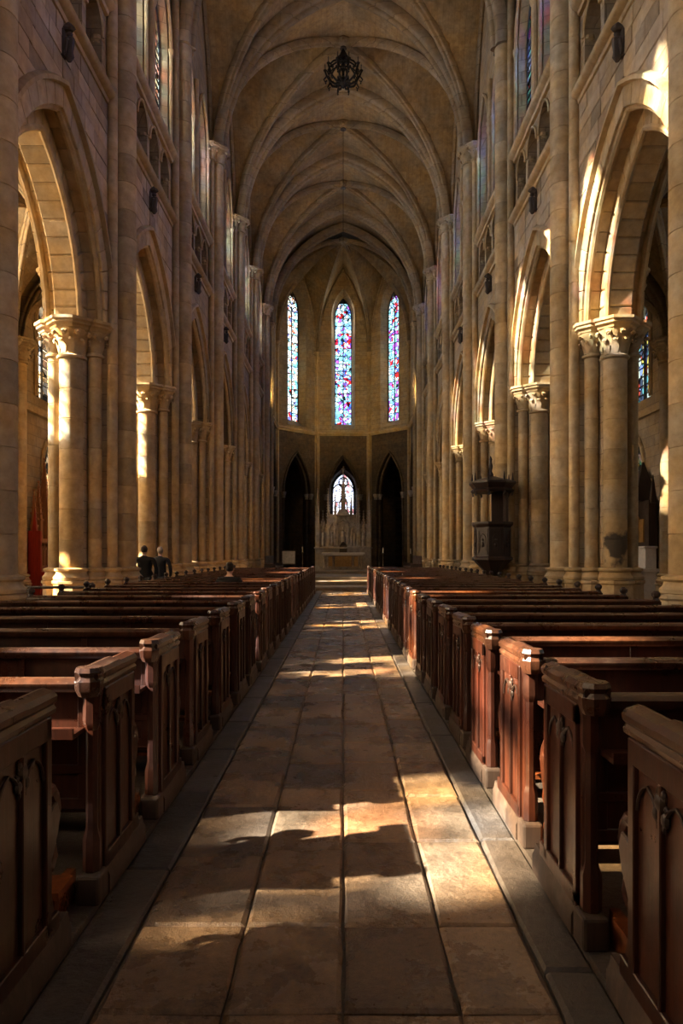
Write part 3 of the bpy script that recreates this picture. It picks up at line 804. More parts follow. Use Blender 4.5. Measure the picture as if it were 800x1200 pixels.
# ------------------------------------------------------------------ west wall behind the camera, east ends of the aisles
mb = MB(); wall_panel(mb, (0, PY[0]-.1, 0), (1,0,0), (0,-1,0), -11.9, 11.9, 0, 24.5, .8, [(0, 2.3, 2.0, 3.0, 15.0, 8.5, 8.8)], 10)
o = mb.build('wall_back', M['wall']); tag(o, 'west end wall behind the camera with one large window', 'wall', None, 'structure')
window((0, PY[0]-.75, 0), (1,0,0), (0,-1,0), 2.02, 2.7, 15.0, 8.7, 8, M['glass_clere'], 'large pointed west window behind the camera', panes=False)
window_light((0, PY[0]-1.1, 12.8), (0, 1, -.15), 3.8, 8.5, 200, (1.0, .82, .6))
mb = MB(); mb.box(6.5, 11.9, 43.8, 44.1, 0, 13.4); mb.box(-11.9, -6.5, 43.8, 44.1, 0, 13.4)
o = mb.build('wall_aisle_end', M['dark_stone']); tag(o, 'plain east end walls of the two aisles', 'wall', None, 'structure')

# ------------------------------------------------------------------ apse
AC = Vector((0, 48.3, 0)); AP = 4.95; HS = AP*math.tan(PI/8)
wa = empty('wall_apse', AC, 0, 'polygonal apse wall with tall lancets above dark pointed arches', 'wall', None, 'structure')
def gapse(u): return ZV+RISE_V*pnorm(u/HS, RISE_V/HS)+.1
CORN = MB().prism([(-.05, 10.72), (.12, 10.74), (.14, 10.82), (.22, 10.88), (.22, 10.96), (.1, 11.05), (-.05, 11.08)], -HS+.1, HS-.1, 'x')
angs = [90-90, 45, 90, 135, 180]
names = ['right side of the apse', 'right-hand slanted face of the apse', 'centre of the apse above the altar', 'left-hand slanted face of the apse', 'left side of the apse']
for ai, (deg, nm) in enumerate(zip(angs, names)):
    th = math.radians(deg); nd = Vector((math.cos(th), math.sin(th), 0)); ud = Vector((math.sin(th), -math.cos(th), 0))
    org = nd*AP
    mb = MB()
    wall_panel(mb, org, ud, nd, -HS-.03, HS+.03, 0, 10.85, .75, [(0, 1.28, 1.28, 3.1, 6.1, 0, 0)], 8)
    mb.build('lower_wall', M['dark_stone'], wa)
    mb = MB()
    wall_panel(mb, org, ud, nd, -HS-.03, HS+.03, 10.85, gapse, .75, [(0, .92, .68, 2.1, 20.1, 11.25, 11.75)], 8)
    mb.build('upper_wall', M['wall'], wa)
    mb = MB()
    mb.tube([org+ud*u+Vector((0,0,z))-nd*.03 for u, z in arch_pts(1.36, arch_R(1.36, 3.2), 6.1, 8, .5)], .09, 6)
    mb.tube([org+ud*u+Vector((0,0,z))+nd*.25 for u, z in arch_pts(1.2, arch_R(1.2, 3.0), 6.1, 8, .5)], .12, 6)
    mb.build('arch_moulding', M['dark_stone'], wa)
    mb = MB()
    for s in (-1, 1):
        for (uu, dd) in ((1.36, -.03), (1.2, .25)):
            c = org+ud*(s*uu)+nd*dd; mb.lathe([(.09, 5.7), (.16, 5.75), (.12, 5.8), (.2, 6.0), (.22, 6.05), (.22, 6.15)], 8, c)
    mb.build('arch_capitals', M['altar_stone'], wa)
    Mx = Matrix.Translation(org) @ Matrix(((ud.x, -nd.x, 0, 0), (ud.y, -nd.y, 0, 0), (0,0,1,0), (0,0,0,1)))
    mb = MB(); pr = [(-.05, 10.72), (.12, 10.74), (.14, 10.82), (.22, 10.88), (.22, 10.96), (.1, 11.05), (-.05, 11.08)]
    mb.prism(pr, -HS-.08, HS+.08, 'x', Mx); mb.build('cornice', M['stone'], wa)
    gm = {0: M['glass_apse'], 1: M['glass_apse'], 2: M['glass_apse'], 3: M['glass_warm'], 4: M['glass_warm']}[ai]
    q = AC+org+nd*.62
    window(q, ud, nd,   .66, 1.55, 20.1, 11.72, 14, gm, 'tall two-light stained glass lancet in the %s' % nm, panes=ai in (1, 2, 3), fr=.045)
    ql = AC+org+nd*1.0
    window_light((ql.x, ql.y, 16.2), -nd+Vector((0,0,-.15)), 1.3, 9.8, 110, (1.0, .86, .66))
# corner shafts
av = [Vector((AP/math.cos(PI/8)*math.cos(math.radians(22.5+45*i)), AP/math.cos(PI/8)*math.sin(math.radians(22.5+45*i)), 0)) for i in range(-1, 5)]
vcap = capital_mesh('shaft_capital', .12, .45, 8)
for v in av:
    d = v.normalized(); p = v-d*.12
    mb = MB()
    for off, r in ((0, .12),):
        grooved(mb, r, .5, 16.8, (p.x, p.y, 0), .8)
    tt = Vector((-d.y, d.x, 0))
    for s in (-1, 1):
        q = v-d*.03+tt*s*.17; grooved(mb, .07, .5, 16.9, (q.x, q.y, 0), 1.2, 8)
    mb.build('corner_shaft', M['stone'], wa, smooth=50); inst('shaft_capital', vcap, wa, (p.x, p.y, 16.75))
# apse vault
vm = MB()
for deg in [0, 45, 90, 135, 180]:
    th = math.radians(deg); nd = Vector((math.cos(th), math.sin(th), 0)); ud = Vector((math.sin(th), -math.cos(th), 0))
    n = 10; vs = []; fs = []
    for i in range(n+1):
        t = math.sin(i/n*PI/2)
        for j in range(-n, n+1):
            k = math.sin(j/n*PI/2)
            vs.append(nd*AP*1.01*t+ud*HS*1.01*k*t+Vector((0,0, ZV+RISE_V*pnorm(min(t, 1)*k, RISE_V/HS))))
    m_ = 2*n+1
    for i in range(n):
        for j in range(m_-1): a = i*m_+j; fs.append((a, a+1, a+m_+1, a+m_))
    vm.add(vs, fs)
ac = vm.build('ceiling', M['vault'], None, smooth=25, loc=AC); tag(ac, 'radiating ribbed vault of the apse', 'vault', None, 'structure')
for v in av:
    RR = AP/math.cos(PI/8); d = v.normalized(); hc = arch_pts(RR-.02, arch_R(RR, RISE_V), ZV, 14)[:15]
    pts = [d*(-u)+Vector((0,0,z)) for u, z in hc]
    Nv = Vector((-d.y, d.x, 0))
    mb = MB(); mb.sweep(rolls(.15, .26), pts, Nv, flip=-1); mb.build('radial_rib', M['rib'], ac)
bo = inst('boss', BOSS, ac, (0, 0, ZV+RISE_V))
mb = MB()
for deg in [0, 45, 90, 135, 180]:
    th = math.radians(deg); nd = Vector((math.cos(th), math.sin(th), 0)); ud = Vector((math.sin(th), -math.cos(th), 0))
    mb.tube([nd*(AP-.02)+ud*u+Vector((0,0,z)) for u, z in arch_pts(HS-.1, arch_R(HS-.1, RISE_V-.1), ZV, 10)], .08, 6)
mb.build('wall_rib', M['rib'], ac)
# short straight bay between the last pillar and the apse
mb = MB()
for s in (-1, 1): mb.box(s*5.0, s*5.8, 44.2, 46.3, 0, 17.6)
o = mb.build('wall_chancel', M['wall']); tag(o, 'short plain walls joining nave and apse', 'wall', None, 'structure')
mb = MB(); cv = arch_pts(5.3, arch_R(5.3, RISE_V+.1), ZV, 14)
vs = [(u, y, z) for y in (43.7, 46.4) for u, z in cv]; n = len(cv)
mb.add(vs, [(i, i+1, i+1+n, i+n) for i in range(n-1)])
cv2 = [(u, z) for u, z in arch_pts(5.3, arch_R(5.3, RISE_V+.1), ZV, 14)]
o = mb.build('ceiling', M['vault']); tag(o, 'narrow band of vault before the apse', 'vault', None, 'structure')
inst('transverse_rib', TR, o, (0, 46.2, 0))
# ambulatory shell behind the apse
AMC = Vector((0, 48.3, 0)); R2 = 11.0; H2 = R2*math.tan(PI/8)
wb = empty('wall_ambulatory', AMC, 0, 'dark outer wall of the ambulatory behind the apse', 'wall', None, 'structure')
for deg in [0, 45, 90, 135, 180]:
    th = math.radians(deg); nd = Vector((math.cos(th), math.sin(th), 0)); ud = Vector((math.sin(th), -math.cos(th), 0))
    mb = MB(); ops = [(0, 1.25, .98, 1.9, 7.0, 3.4, 3.7)] if deg == 90 else []
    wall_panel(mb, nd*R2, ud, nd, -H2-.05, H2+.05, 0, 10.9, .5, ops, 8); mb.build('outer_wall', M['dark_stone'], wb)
mb = MB(); mb.box(-11.9, 11.9, 44.0, 60.2, 10.75, 10.85)
# keep the roof outside the apse: ring built from facets
mb = MB()
for deg in [0, 45, 90, 135, 180]:
    th = math.radians(deg); nd = Vector((math.cos(th), math.sin(th), 0)); ud = Vector((math.sin(th), -math.cos(th), 0))
    a, b = nd*(AP+.3)-ud*(HS+.15), nd*(AP+.3)+ud*(HS+.15); c, d = nd*(R2+.4)+ud*(H2+.2), nd*(R2+.4)-ud*(H2+.2)
    for z in (10.78,):
        mb.add([p+Vector((0,0,z)) for p in (a, b, c, d)]+[p+Vector((0,0,z+.1)) for p in (a, b, c, d)], [(0,1,2,3), (4,5,6,7), (0,1,5,4), (2,3,7,6), (1,2,6,5), (3,0,4,7)])
mb.build('roof', M['dark_stone'], wb)
window(AMC+Vector((0, R2+.42, 0)), (1,0,0), (0,1,0), .95, 1.55, 7.0, 3.7, 7, M['glass_altar'], 'small bright traceried window seen behind the altarpiece', panes=True, fr=.07)
window_light((0, AMC.y+R2+.8, 6), (0, -1, -.1), 1.8, 4.5, 60, (.95, .95, 1.0))

# added block, unseen outside on the left, keeping sun off choir and apse
nb = empty('added_sun_block', (-21, 50, 0), 0, 'tall stone block added outside to shade the choir and apse, unseen', 'added_sun_block')
m = MB(); m.box(-4, 4, -22, 14, 0, 30); m.build('wall', M['wall'], nb)  # body of the added sun block
m = MB(); m.prism([(-4.4, 30), (4.4, 30), (0, 34)], -22.4, 14.4, 'y'); m.build('roof', M['dark_stone'], nb, smooth=0)  # ridge on top of the added sun block
# added warm fill lamps, unseen behind the pillars, brightening vaults and apse
def added_fill(x, y, z, target, power, col, ang=110, up=''):
    fx = empty('added_fill_lamp', (x, y, z), 0, 'added fill lamp in a small black box, unseen high behind the %s' % up, 'added_fill_lamp')
    m = MB(); m.box(-.08, .08, -.08, .08, -.25, -.1); m.build('fill_lamp_box', M['iron'], fx)
    l = bpy.data.lights.new('fill_spot', 'SPOT'); l.energy = power; l.color = col; l.spot_size = math.radians(ang); l.spot_blend = .8; l.shadow_soft_size = .12
    o = bpy.data.objects.new('fill_spot', l); C.objects.link(o); o.parent = fx
    o.rotation_euler = (Vector(target)-Vector((x, y, z))).to_track_quat('-Z', 'Y').to_euler()
for k in range(2, 9):
    for side in (1, -1):
        added_fill(side*5.0, PY[k]+.62, 17.4, (side*-1.0, PY[k]+2.6, 23.5), 100, (1.0, .66, .34), 140, '%s pillar %s from the west, lighting the vault' % (ORD[k+1], SIDEN[side]))
for side in (1, -1):
    added_fill(side*5.0, 44.5, 12.0, (side*-1.5, 52.5, 14.5), 1300, (1.0, .68, .27), 100, 'last %s pillar, lighting the apse' % SIDEN[side])
# roofs above the vaults
mb = MB(); mb.prism([(-6.0, 24.2), (6.0, 24.2), (0, 30)], PY[0]-1, 46.4, 'y')
for s in (-1, 1): mb.box(*sorted((s*5.87, s*6.05)), PY[0]-1, 46.4, 18.7, 24.3)
o = mb.build('roof', M['dark_stone'], None, smooth=0); tag(o, 'steep roof over the nave vaults', 'roof', None, 'structure')
mb = MB()
q = 5.75/math.cos(PI/8)
oct_ = [(AC.x+q*math.cos(math.radians(22.5+45*i)), AC.y+q*math.sin(math.radians(22.5+45*i))) for i in range(-1, 5)]
mb.prism(oct_, 24.15, 24.4, 'z')
for (ax, ay), (bx_, by) in zip(oct_, oct_[1:]): mb.add([(ax, ay, 21.3), (bx_, by, 21.3), (bx_, by, 24.2), (ax, ay, 24.2)], [(0,1,2,3)])
for s in (-1, 1): mb.box(*sorted((s*5.6, s*6.2)), 43.5, 46.6, 17, 24.3)
o = mb.build('roof', M['dark_stone'], None, smooth=0); tag(o, 'roof over the apse vault', 'roof', None, 'structure')
# ------------------------------------------------------------------ pews
def pew_end(sgn, full=True):
    """end panel seen from the aisle: x=0 is the aisle face, +x into the pew (times sgn); y=0 near side"""
    T = .075; X = lambda v: sgn*v
    body = [(.03, .1), (.60, .1), (.575, .2), (.53, .33), (.545, .42), (.60, .50), (.625, .575), (.60, .63), (.555, .625), (.525, .60), (.50, .645), (.50, 1.0), (.03, 1.0)]
    D = {}
    m = MB(); m.prism(body, X(.012), X(T), 'x'); D['end_panel'] = m.mesh('end_panel', M['wood'], smooth=0, bevel=.006)
    m = MB()
    for y0, y1, z0, z1 in ((.06, .10, .17, .98), (.455, .50, .17, .98), (.06, .50, .90, .985), (.06, .57, .15, .22), (.265, .285, .2, .9)):
        m.box(*sorted((X(-.006), X(.02))), y0, y1, z0, z1)
    D['panel_moulding'] = m.mesh('panel_moulding', M['wood'], smooth=0, bevel=.004)
    # trefoil carving under the cap
    m = MB()
    for s in (0, 1):
        c0 = .18+s*.19
        pts = arch_pts(.075, arch_R(.075, .10), .76, 5)
        m.tube([(X(.004), c0+u, z) for u, z in pts], .006, 5)
    for y, z, r in ((.28, .845, .028), (.25, .80, .02), (.31, .80, .02), (.28, .775, .016), (.265, .87, .014), (.295, .87, .014), (.28, .74, .012)):
        m.ball((X(.006), y, z), r, (.7, 1, 1.2), 8)
    for q in range(9): m.ball((X(.008), .28+.035*math.cos(q*.7), .815+.05*math.sin(q*.7)), .012, (.8, 1.2, 1), 6)
    D['carving'] = m.mesh('carving', M['wood_dark'])
    # near post: octagonal shaft with cap block and foot
    m = MB(); c = (X(.045), .03, 0)
    m.lathe([(.034, .15), (.042, .17), (.042, .31), (.032, .34), (.028, .36), (.028, .80), (.036, .82), (.042, .84), (.040, .93), (.05, 1.0)], 8, c, rot=PI/8)
    D['post'] = m.mesh('post', M['wood'], smooth=20)
    m = MB(); m.box(*sorted((X(-.012), X(.095))), -.045, .085, 0.03, .165); D['foot_block'] = m.mesh('foot_block', M['wood_foot'], smooth=0, bevel=.014, seg=2)
    m = MB(); pr = [(X(-.015), .03), (X(-.015), .11), (X(-.006), .13), (X(.0), .165), (X(.05), .165), (X(.10), .13), (X(.10), .03)]
    m.prism(pr, .09, .66, 'y'); D['plinth'] = m.mesh('plinth', M['wood_foot'], smooth=30)
    m = MB(); pr = [(-.055, .985), (-.06, 1.005), (-.045, 1.02), (-.062, 1.035), (-.066, 1.058), (-.045, 1.078), (-.01, 1.085), (.01, 1.092), (.045, 1.085), (.066, 1.062), (.062, 1.035), (.045, 1.02), (.06, 1.005), (.055, .985)]
    pr = [(X(.045+a*.8), z) for a, z in pr]
    m.prism(pr, -.045, .30, 'y'); pr2 = [(X(.045)+(x-X(.045))*.88, .985+(z-.985)*.9) for x, z in pr]; m.prism(pr2, .295, .56, 'y')
    m.lathe([(.045, .96), (.06, .99), (.063, 1.03), (.05, 1.05), (.063, 1.07), (.055, 1.09)], 8, (X(.045), -.01, 0), rot=PI/8)
    D['cap'] = m.mesh('cap', M['wood_cap'], smooth=30)
    # elbow scroll
    m = MB(); m.tube([(X(.045), y, z) for y, z in ((.52, .62), (.55, .67), (.59, .675), (.615, .64), (.625, .59), (.60, .55), (.57, .57), (.575, .60))], [.02, .028, .03, .032, .034, .03, .02, .012], 8)
    m.tube([(X(.045), y, z) for y, z in ((.56, .50), (.60, .46), (.61, .41), (.585, .37), (.56, .39))], [.018, .024, .026, .022, .012], 8)
    D['elbow_scroll'] = m.mesh('elbow_scroll', M['wood'])
    return D
PE = {1: pew_end(1), -1: pew_end(-1)}
def outer_end(sgn):
    m = MB(); X = lambda v: sgn*v
    m.prism([(.03, .03), (.52, .03), (.5, .5), (.58, .6), (.48, .66), (.46, .98), (.03, .98)], X(-.06), X(0), 'x')
    kn = MB(); kn.lathe([(.03, 1.0), (.05, 1.02), (.03, 1.05), (.055, 1.08), (.055, 1.11), (.02, 1.14)], 8, (X(-.03), .03, 0)); kn.box(*sorted((X(-.075), X(.015))), -.02, .5, .97, 1.01)
    return m.mesh('outer_end', M['wood'], smooth=0, bevel=.006), kn.mesh('knob', M['wood_dark'])
OE = {1: outer_end(1), -1: outer_end(-1)}
def bench_meshes(sgn, L_):
    X = lambda v: sgn*v; D = {}
    def bx(mb, x0, x1, *r): mb.box(*sorted((X(x0), X(x1))), *r)
    m = MB(); bx(m, .07, L_, .035, .06, .42, .99); D['backrest'] = m.mesh('backrest', M['wood'], smooth=0, bevel=.004)
    m = MB(); n = max(3, int(L_/.75))
    for i in range(n+1):
        x = .09+(L_-.16)*i/n; bx(m, x-.02, x+.02, .022, .036, .44, .97)
    bx(m, .07, L_, .02, .036, .60, .64); bx(m, .07, L_, .02, .036, .44, .49); D['back_framing'] = m.mesh('back_framing', M['wood'], smooth=0, bevel=.003)
    m = MB(); pr = [(-.005, .975), (-.02, .99), (-.025, 1.015), (-.005, 1.032), (.04, 1.036), (.085, 1.028), (.095, 1.005), (.08, .98)]
    m.prism(pr, X(.07), X(L_), 'x'); D['top_rail'] = m.mesh('top_rail', M['wood_cap'], smooth=40)
    m = MB(); m.prism([(.06, .44), (.46, .425), (.49, .435), (.49, .455), (.46, .465), (.06, .475)], X(.07), X(L_), 'x'); D['seat'] = m.mesh('seat', M['seat'], smooth=30)
    m = MB(); bx(m, .07, L_, .40, .42, .30, .43)
    for i in range(1, 3): bx(m, L_*i/3-.02, L_*i/3+.02, .08, .42, .035, .43)
    D['seat_support'] = m.mesh('seat_support', M['wood_dark'], smooth=0)
    m = MB(); bx(m, .08, L_, -.10, .03, .79, .81); bx(m, .08, L_, -.11, -.095, .79, .835); D['book_ledge'] = m.mesh('book_ledge', M['wood'], smooth=0)
    m = MB(); bx(m, .08, L_, -.26, -.10, .17, .20)
    for i in range(0, 4): bx(m, .12+(L_-.25)*i/3, .16+(L_-.25)*i/3, -.2, .03, .035, .17)
    D['kneeler'] = m.mesh('kneeler', M['seat'], smooth=0)
    return D
def make_pew(sgn, x_in, L_):
    root = empty('pew', (x_in, 0, 0)); 
    for n_, me in PE[sgn].items():
        if n_ == 'foot_block': inst(n_, me, root)
        else: inst(n_, me, root)
    for n_, me in bench_meshes(sgn, L_).items(): inst(n_, me, root)
    oe = inst('outer_end', OE[sgn][0], root, (sgn*L_, 0, 0)); inst('knob', OE[sgn][1], oe)
    return root
protoR, protoL = make_pew(1, .955, 2.88), make_pew(-1, -1.10, 3.1)
def place(proto, n, y0, pitch, word):
    for i in range(n):
        o = proto if i == 0 else copy_tree(proto)
        y = y0+pitch*i
        o.location.y = y+rs.uniform(-.015, .015); o.location.x += rs.uniform(-.012, .012) if i else 0
        o.rotation_euler.z = rs.uniform(-.006, .006)
        ex = {0: ', cut by photo edge', n-1: ', the one before the chancel steps'}.get(i, '')
        tag(o, 'dark wooden pew %s of aisle, %s row from camera%s' % (word, ORD[i+1], ex), 'pew', 'pews %s of the central aisle' % word)
place(protoR, 28, 1.80, .925, 'right')
place(protoL, 25, 2.06, 1.0, 'left')

# ------------------------------------------------------------------ altar
al = empty('altar_table', (0, 41.6, .6), 0, 'pale stone altar table with carved gilded front on the steps', 'altar')
m = MB(); m.box(-1.3, 1.3, -.5, .5, .92, 1.03); m.box(-1.22, 1.22, -.44, .44, .85, .92); m.build('table_top', M['white'], al, bevel=.015)
m = MB(); m.box(-1.05, 1.05, -.25, .38, .12, .86); m.box(-1.2, 1.2, -.42, .42, 0, .12); m.build('altar_body', M['altar_stone'], al, bevel=.01)
m = MB(); m.box(-.5, .5, -.30, -.24, .18, .80); m.build('relief_panel', M['gilt'], al)
m = MB()
for i in range(9):
    x = -.42+.105*i; m.ball((x, -.33, .55+.05*math.sin(i*2.1)), .035, (1,1,1), 6); m.lathe([(.045, .25), (.03, .42), (.04, .52)], 6, (x, -.33, 0))
m.build('carved_figures', M['gilt'], al)
for x in (-1.12, -.95, -.6, .6, .95, 1.12):
    m = MB(); m.lathe([(.07, .12), (.07, .17), (.045, .2), (.04, .7), (.055, .74), (.075, .82), (.075, .86)], 10, (x, -.34, 0)); m.build('column', M['altar_stone'], al)
for x in (-.78, .78):
    m = MB(); m.box(x-.12, x+.12, -.28, -.24, .2, .78); m.build('side_panel', M['gilt'], al, bevel=.01)

def niche(mb, xc, w_, z0, z1, y, d=.12):
    rise = w_*1.3; mb.tube([(xc+u, y, z) for u, z in arch_pts(w_, arch_R(w_, rise), z1-rise, 5, z0)], .04, 5)
    for s in (-1, 1): mb.tube([(xc+s*w_*1.1, y, z1-rise*.6), (xc, y-.03, z1+rise*.75)], .03, 4)
    mb.ball((xc, y-.03, z1+rise*.85), .06, n=6)
def pinnacle(mb, x, y, z0, z1, w_, spire):
    mb.box(x-w_, x+w_, y-w_, y+w_, z0, z1)
    mb.box(x-w_*1.25, x+w_*1.25, y-w_*1.25, y+w_*1.25, z1-.06, z1)
    mb.taper((x, y, 0), z1, z1+spire, w_*1.3, .012)
    k = int(spire/.16)
    for i in range(1, k):
        t = i/k; r = w_*1.35*(1-t)+.02
        for q in range(4):
            a = PI/4+q*PI/2; mb.ball((x+r*math.cos(a), y+r*math.sin(a), z1+spire*t), .03*(1-t)+.015, n=4)
    mb.ball((x, y, z1+spire), .045, n=6)
re = empty('altarpiece', (0, 43.2, .45), 0, 'tall grey gothic altarpiece of niches and crocketed spires behind the altar', 'altarpiece')
m = MB(); m.box(-1.75, 1.75, -.2, .45, 0, 1.5); m.box(-1.85, 1.85, -.28, .5, 1.42, 1.52); m.box(-1.85, 1.85, -.28, .5, 0, .2)
m.build('base', M['altar_stone'], re, bevel=.01)
m = MB(); m.box(-.85, .85, -.05, .35, 1.5, 3.6); m.box(-1.6, 1.6, .05, .35, 1.5, 3.0); m.build('screen', M['altar_stone'], re)
for xc, w_, z0, z1 in ((0, .34, 1.7, 3.2), (-.72, .2, 1.6, 2.75), (.72, .2, 1.6, 2.75), (-1.25, .24, 1.6, 2.8), (1.25, .24, 1.6, 2.8)):
    m = MB(); niche(m, xc, w_, z0, z1, -.1 if abs(xc) < 1 else 0); m.box(xc-w_*.9, xc+w_*.9, -.08, .0, z0-.08, z0); nn = m.build('niche', M['altar_stone'], re)
    m = MB(); m.lathe([(w_*.42, z0), (w_*.46, z0+.3), (w_*.36, z0+.55), (w_*.42, z0+.78), (w_*.14, z0+.86), (w_*.12, z0+.9)], 8, (xc, -.05, 0)); m.ball((xc, -.05, z0+.98), w_*.22, (1,1,1.2), 8); m.build('statue', M['altar_stone'], nn)
for x, z1, w_, sp in ((-1.62, 3.0, .12, 2.2), (1.62, 3.0, .12, 2.2), (-.95, 3.3, .10, 1.9), (.95, 3.3, .10, 1.9), (-.5, 3.6, .09, 1.2), (.5, 3.6, .09, 1.2), (-1.28, 2.9, .06, .9), (1.28, 2.9, .06, .9)):
    m = MB(); pinnacle(m, x, 0, 0, z1, w_, sp); m.build('pinnacle', M['altar_stone'], re)
m = MB(); m.taper((0, .1, 0), 3.5, 3.9, .62, .36); m.taper((0, .1, 0), 3.9, 4.5, .22, .18); m.taper((0, .1, 0), 4.5, 6.3, .19, .015)
for i in range(1, 12):
    t = i/12; r = .19*(1-t)+.02
    for q in range(4):
        a = PI/4+q*PI/2; m.ball((r*math.cos(a), .1+r*math.sin(a), 4.4+1.9*t), .05*(1-t)+.02, n=5)
m.build('central_spire', M['altar_stone'], re)
m = MB(); niche(m, 0, .26, 3.7, 4.5, -.22); m.box(-.02, .02, .08, .12, 6.25, 6.65); m.box(-.12, .12, .08, .12, 6.45, 6.49); m.build('spire_cross', M['altar_stone'], re)
m = MB(); m.box(-.24, .24, -.26, -.05, 1.02, 1.62); m.taper((0, -.16, 0), 1.62, 1.85, .3, .05); m.build('tabernacle', M['bronze'], re, bevel=.01)
m = MB()
for i in range(16):
    x = -1.6+i*3.2/15; m.taper((x, .12, 0), 3.0, 3.22, .07, .01)
m.build('cresting', M['altar_stone'], re)

# candle stands, credence board and rail beside the altar
def candle_stand(x, y, z, h, label):
    e = empty('candle_stand', (x, y, z), 0, label, 'candle stand', 'candle stands beside the altar')
    m = MB(); m.lathe([(.16, 0), (.17, .02), (.05, .06), (.03, .12), (.02, .2), (.035, h*.5), (.02, h*.52), (.02, h-.08), (.08, h-.02), (.08, h)], 10); m.build('stand', M['bronze'], e)
    m = MB(); m.lathe([(.028, h), (.028, h+.3), (.005, h+.32)], 8); m.build('candle', M['candle'], e)
candle_stand(-2.35, 39.5, .45, 1.2, 'tall thin candle stand left of the altar, close to the pale board')
candle_stand(2.3, 39.5, .45, 1.15, 'slim candle stand just right of the altar')
candle_stand(4.0, 40.5, .45, 1.1, 'slim candle stand far right of the altar near the pillars')
e = empty('notice_board', (-3.05, 38.2, .45), 0, 'pale framed board standing left of the altar', 'board')
m = MB(); m.box(-.36, .36, -.015, .015, .55, 1.25); m.build('board', M['panel_grey'], e)
m = MB()
for s in (-1, 1): m.box(s*.38-.02, s*.38+.02, -.02, .02, 0, 1.35); m.box(s*.38-.04, s*.38+.04, -.2, .2, 0, .04)
m.box(-.38, .38, -.02, .02, 1.25, 1.29); m.box(-.38, .38, -.02, .02, .5, .55); m.build('board_frame', M['wood_dark'], e)
for s, w_ in ((-1, 'left'), (1, 'right')):
    e = empty('choir_bench', (s*3.6, 35.5, .45), 0, 'low dark choir bench on the %s of the chancel' % w_, 'bench')
    m = MB(); m.box(-.3, .3, -2, 2, .4, .46); m.build('seat', M['wood_dark'], e)
    m = MB(); m.box(s*.24-.02, s*.24+.02, -2, 2, .4, 1.0); m.build('backrest', M['wood_dark'], e)
    m = MB(); m.box(-.28, .28, -1.98, -1.92, 0, .62); m.box(-.28, .28, 1.92, 1.98, 0, .62); m.build('end_board', M['wood_dark'], e)

# ------------------------------------------------------------------ pulpit
pu = empty('pulpit', (4.46, 20.45, 0), 0, 'dark carved wooden pulpit with canopy on the right nave pillar', 'pulpit')
hexp = lambda r, rot=PI/8, n=8: None
def ring(prof, rot=PI/8, n=8, sc=1.0):
    m = MB(); m.lathe(prof, n, (0,0,0), None, rot); return m
ring([(.05, .55), (.12, .75), (.16, .9), (.30, 1.1), (.50, 1.3), (.56, 1.38)]).build('corbel', M['wood_dark'], pu, smooth=20)
ring([(.56, 1.36), (.61, 1.40), (.61, 1.46), (.54, 1.5), (.54, 2.36), (.60, 2.42), (.62, 2.46), (.62, 2.52), (.5, 2.52)]).build('tub', M['wood_dark'], pu, smooth=10)
for k in range(8):
    a = 2*PI*k/8+PI/4; Mx = Matrix.Rotation(a, 4, 'Z')
    r = .54*math.cos(PI/8)
    m = MB()
    for y0, y1, z0, z1 in ((-.17, -.13, 1.56, 2.3), (.13, .17, 1.56, 2.3), (-.17, .17, 1.56, 1.60), (-.17, .17, 2.26, 2.3)): m.box(r-.01, r+.02, y0, y1, z0, z1, Mx)
    m.tube([Mx @ Vector((r+.01, u, z)) for u, z in arch_pts(.11, arch_R(.11, .16), 2.0, 4, 1.66)], .012, 4)
    m.ball(Mx @ Vector((r+.01, 0, 1.98)), .04, n=6); m.ball(Mx @ Vector((r+.01, 0, 1.84)), .055, (1,1,1.4), n=6)
    m.build('carved_panel', M['wood_dark'], pu)
m = MB(); m.box(.02, .42, .16, .24, 2.5, 3.5); m.box(.36, .44, -.2, .24, 2.5, 3.5); m.build('back_board', M['wood_dark'], pu)
ring([(.60, 3.40), (.66, 3.46), (.58, 3.52), (.64, 3.60), (.70, 3.66), (.70, 3.72), (.5, 3.78), (.2, 3.86), (.05, 3.9)]).build('canopy', M['wood_dark'], pu, smooth=15)
m = MB()
for k in range(8):
    a = 2*PI*k/8+PI/8; x, y = .6*math.cos(a), .6*math.sin(a)
    m.taper((x, y, 0), 3.7, 3.98, .05, .01)
    m.tube([(x*1.02, y*1.02, 3.45), (x*.95, y*.95, 3.3)], .03, 5)
m.lathe([(.06, 3.85), (.09, 3.95), (.04, 4.05), (.07, 4.2), (.035, 4.32), (.05, 4.4), (.01, 4.5)], 8, (-.05, 0, 0)); m.build('finials', M['wood_dark'], pu)
m = MB()
for i in range(6): m.box(.1, .55, .3+.22*i, .55+.22*i, 0+1.3-.22*i-.05, 1.3-.22*i)
m.box(.08, .11, .3, 1.7, .2, .3); m.build('stair', M['wood_dark'], pu)

# ------------------------------------------------------------------ chandelier and hanging cord
ch = empty('chandelier', (0, BAY[6], 21.85), 0, 'black wrought iron chandelier hanging from the vault boss', 'chandelier')
m = MB(); m.tube([(0,0,1.55), (0,0,2.1)], .025, 6); m.build('suspension_rod', M['iron'], ch)
m = MB(); m.lathe([(.01, -.12), (.06, -.05), (.03, 0), (.16, .12), (.26, .22), (.14, .34), (.06, .42), (.06, .62), (.12, .72), (.05, .8), (.06, 1.0), (.16, 1.08), (.30, 1.14), (.22, 1.26), (.14, 1.4), (.1, 1.5), (.03, 1.6)], 12); m.build('stem', M['iron'], ch)
m = MB(); m.tube([(.62*math.cos(t*PI/12), .62*math.sin(t*PI/12), .42) for t in range(24)], .03, 6, closed=True)
for t in range(24): m.taper((.62*math.cos(t*PI/12), .62*math.sin(t*PI/12), 0), .44, .54, .04, .01)
m.build('hoop', M['iron'], ch)
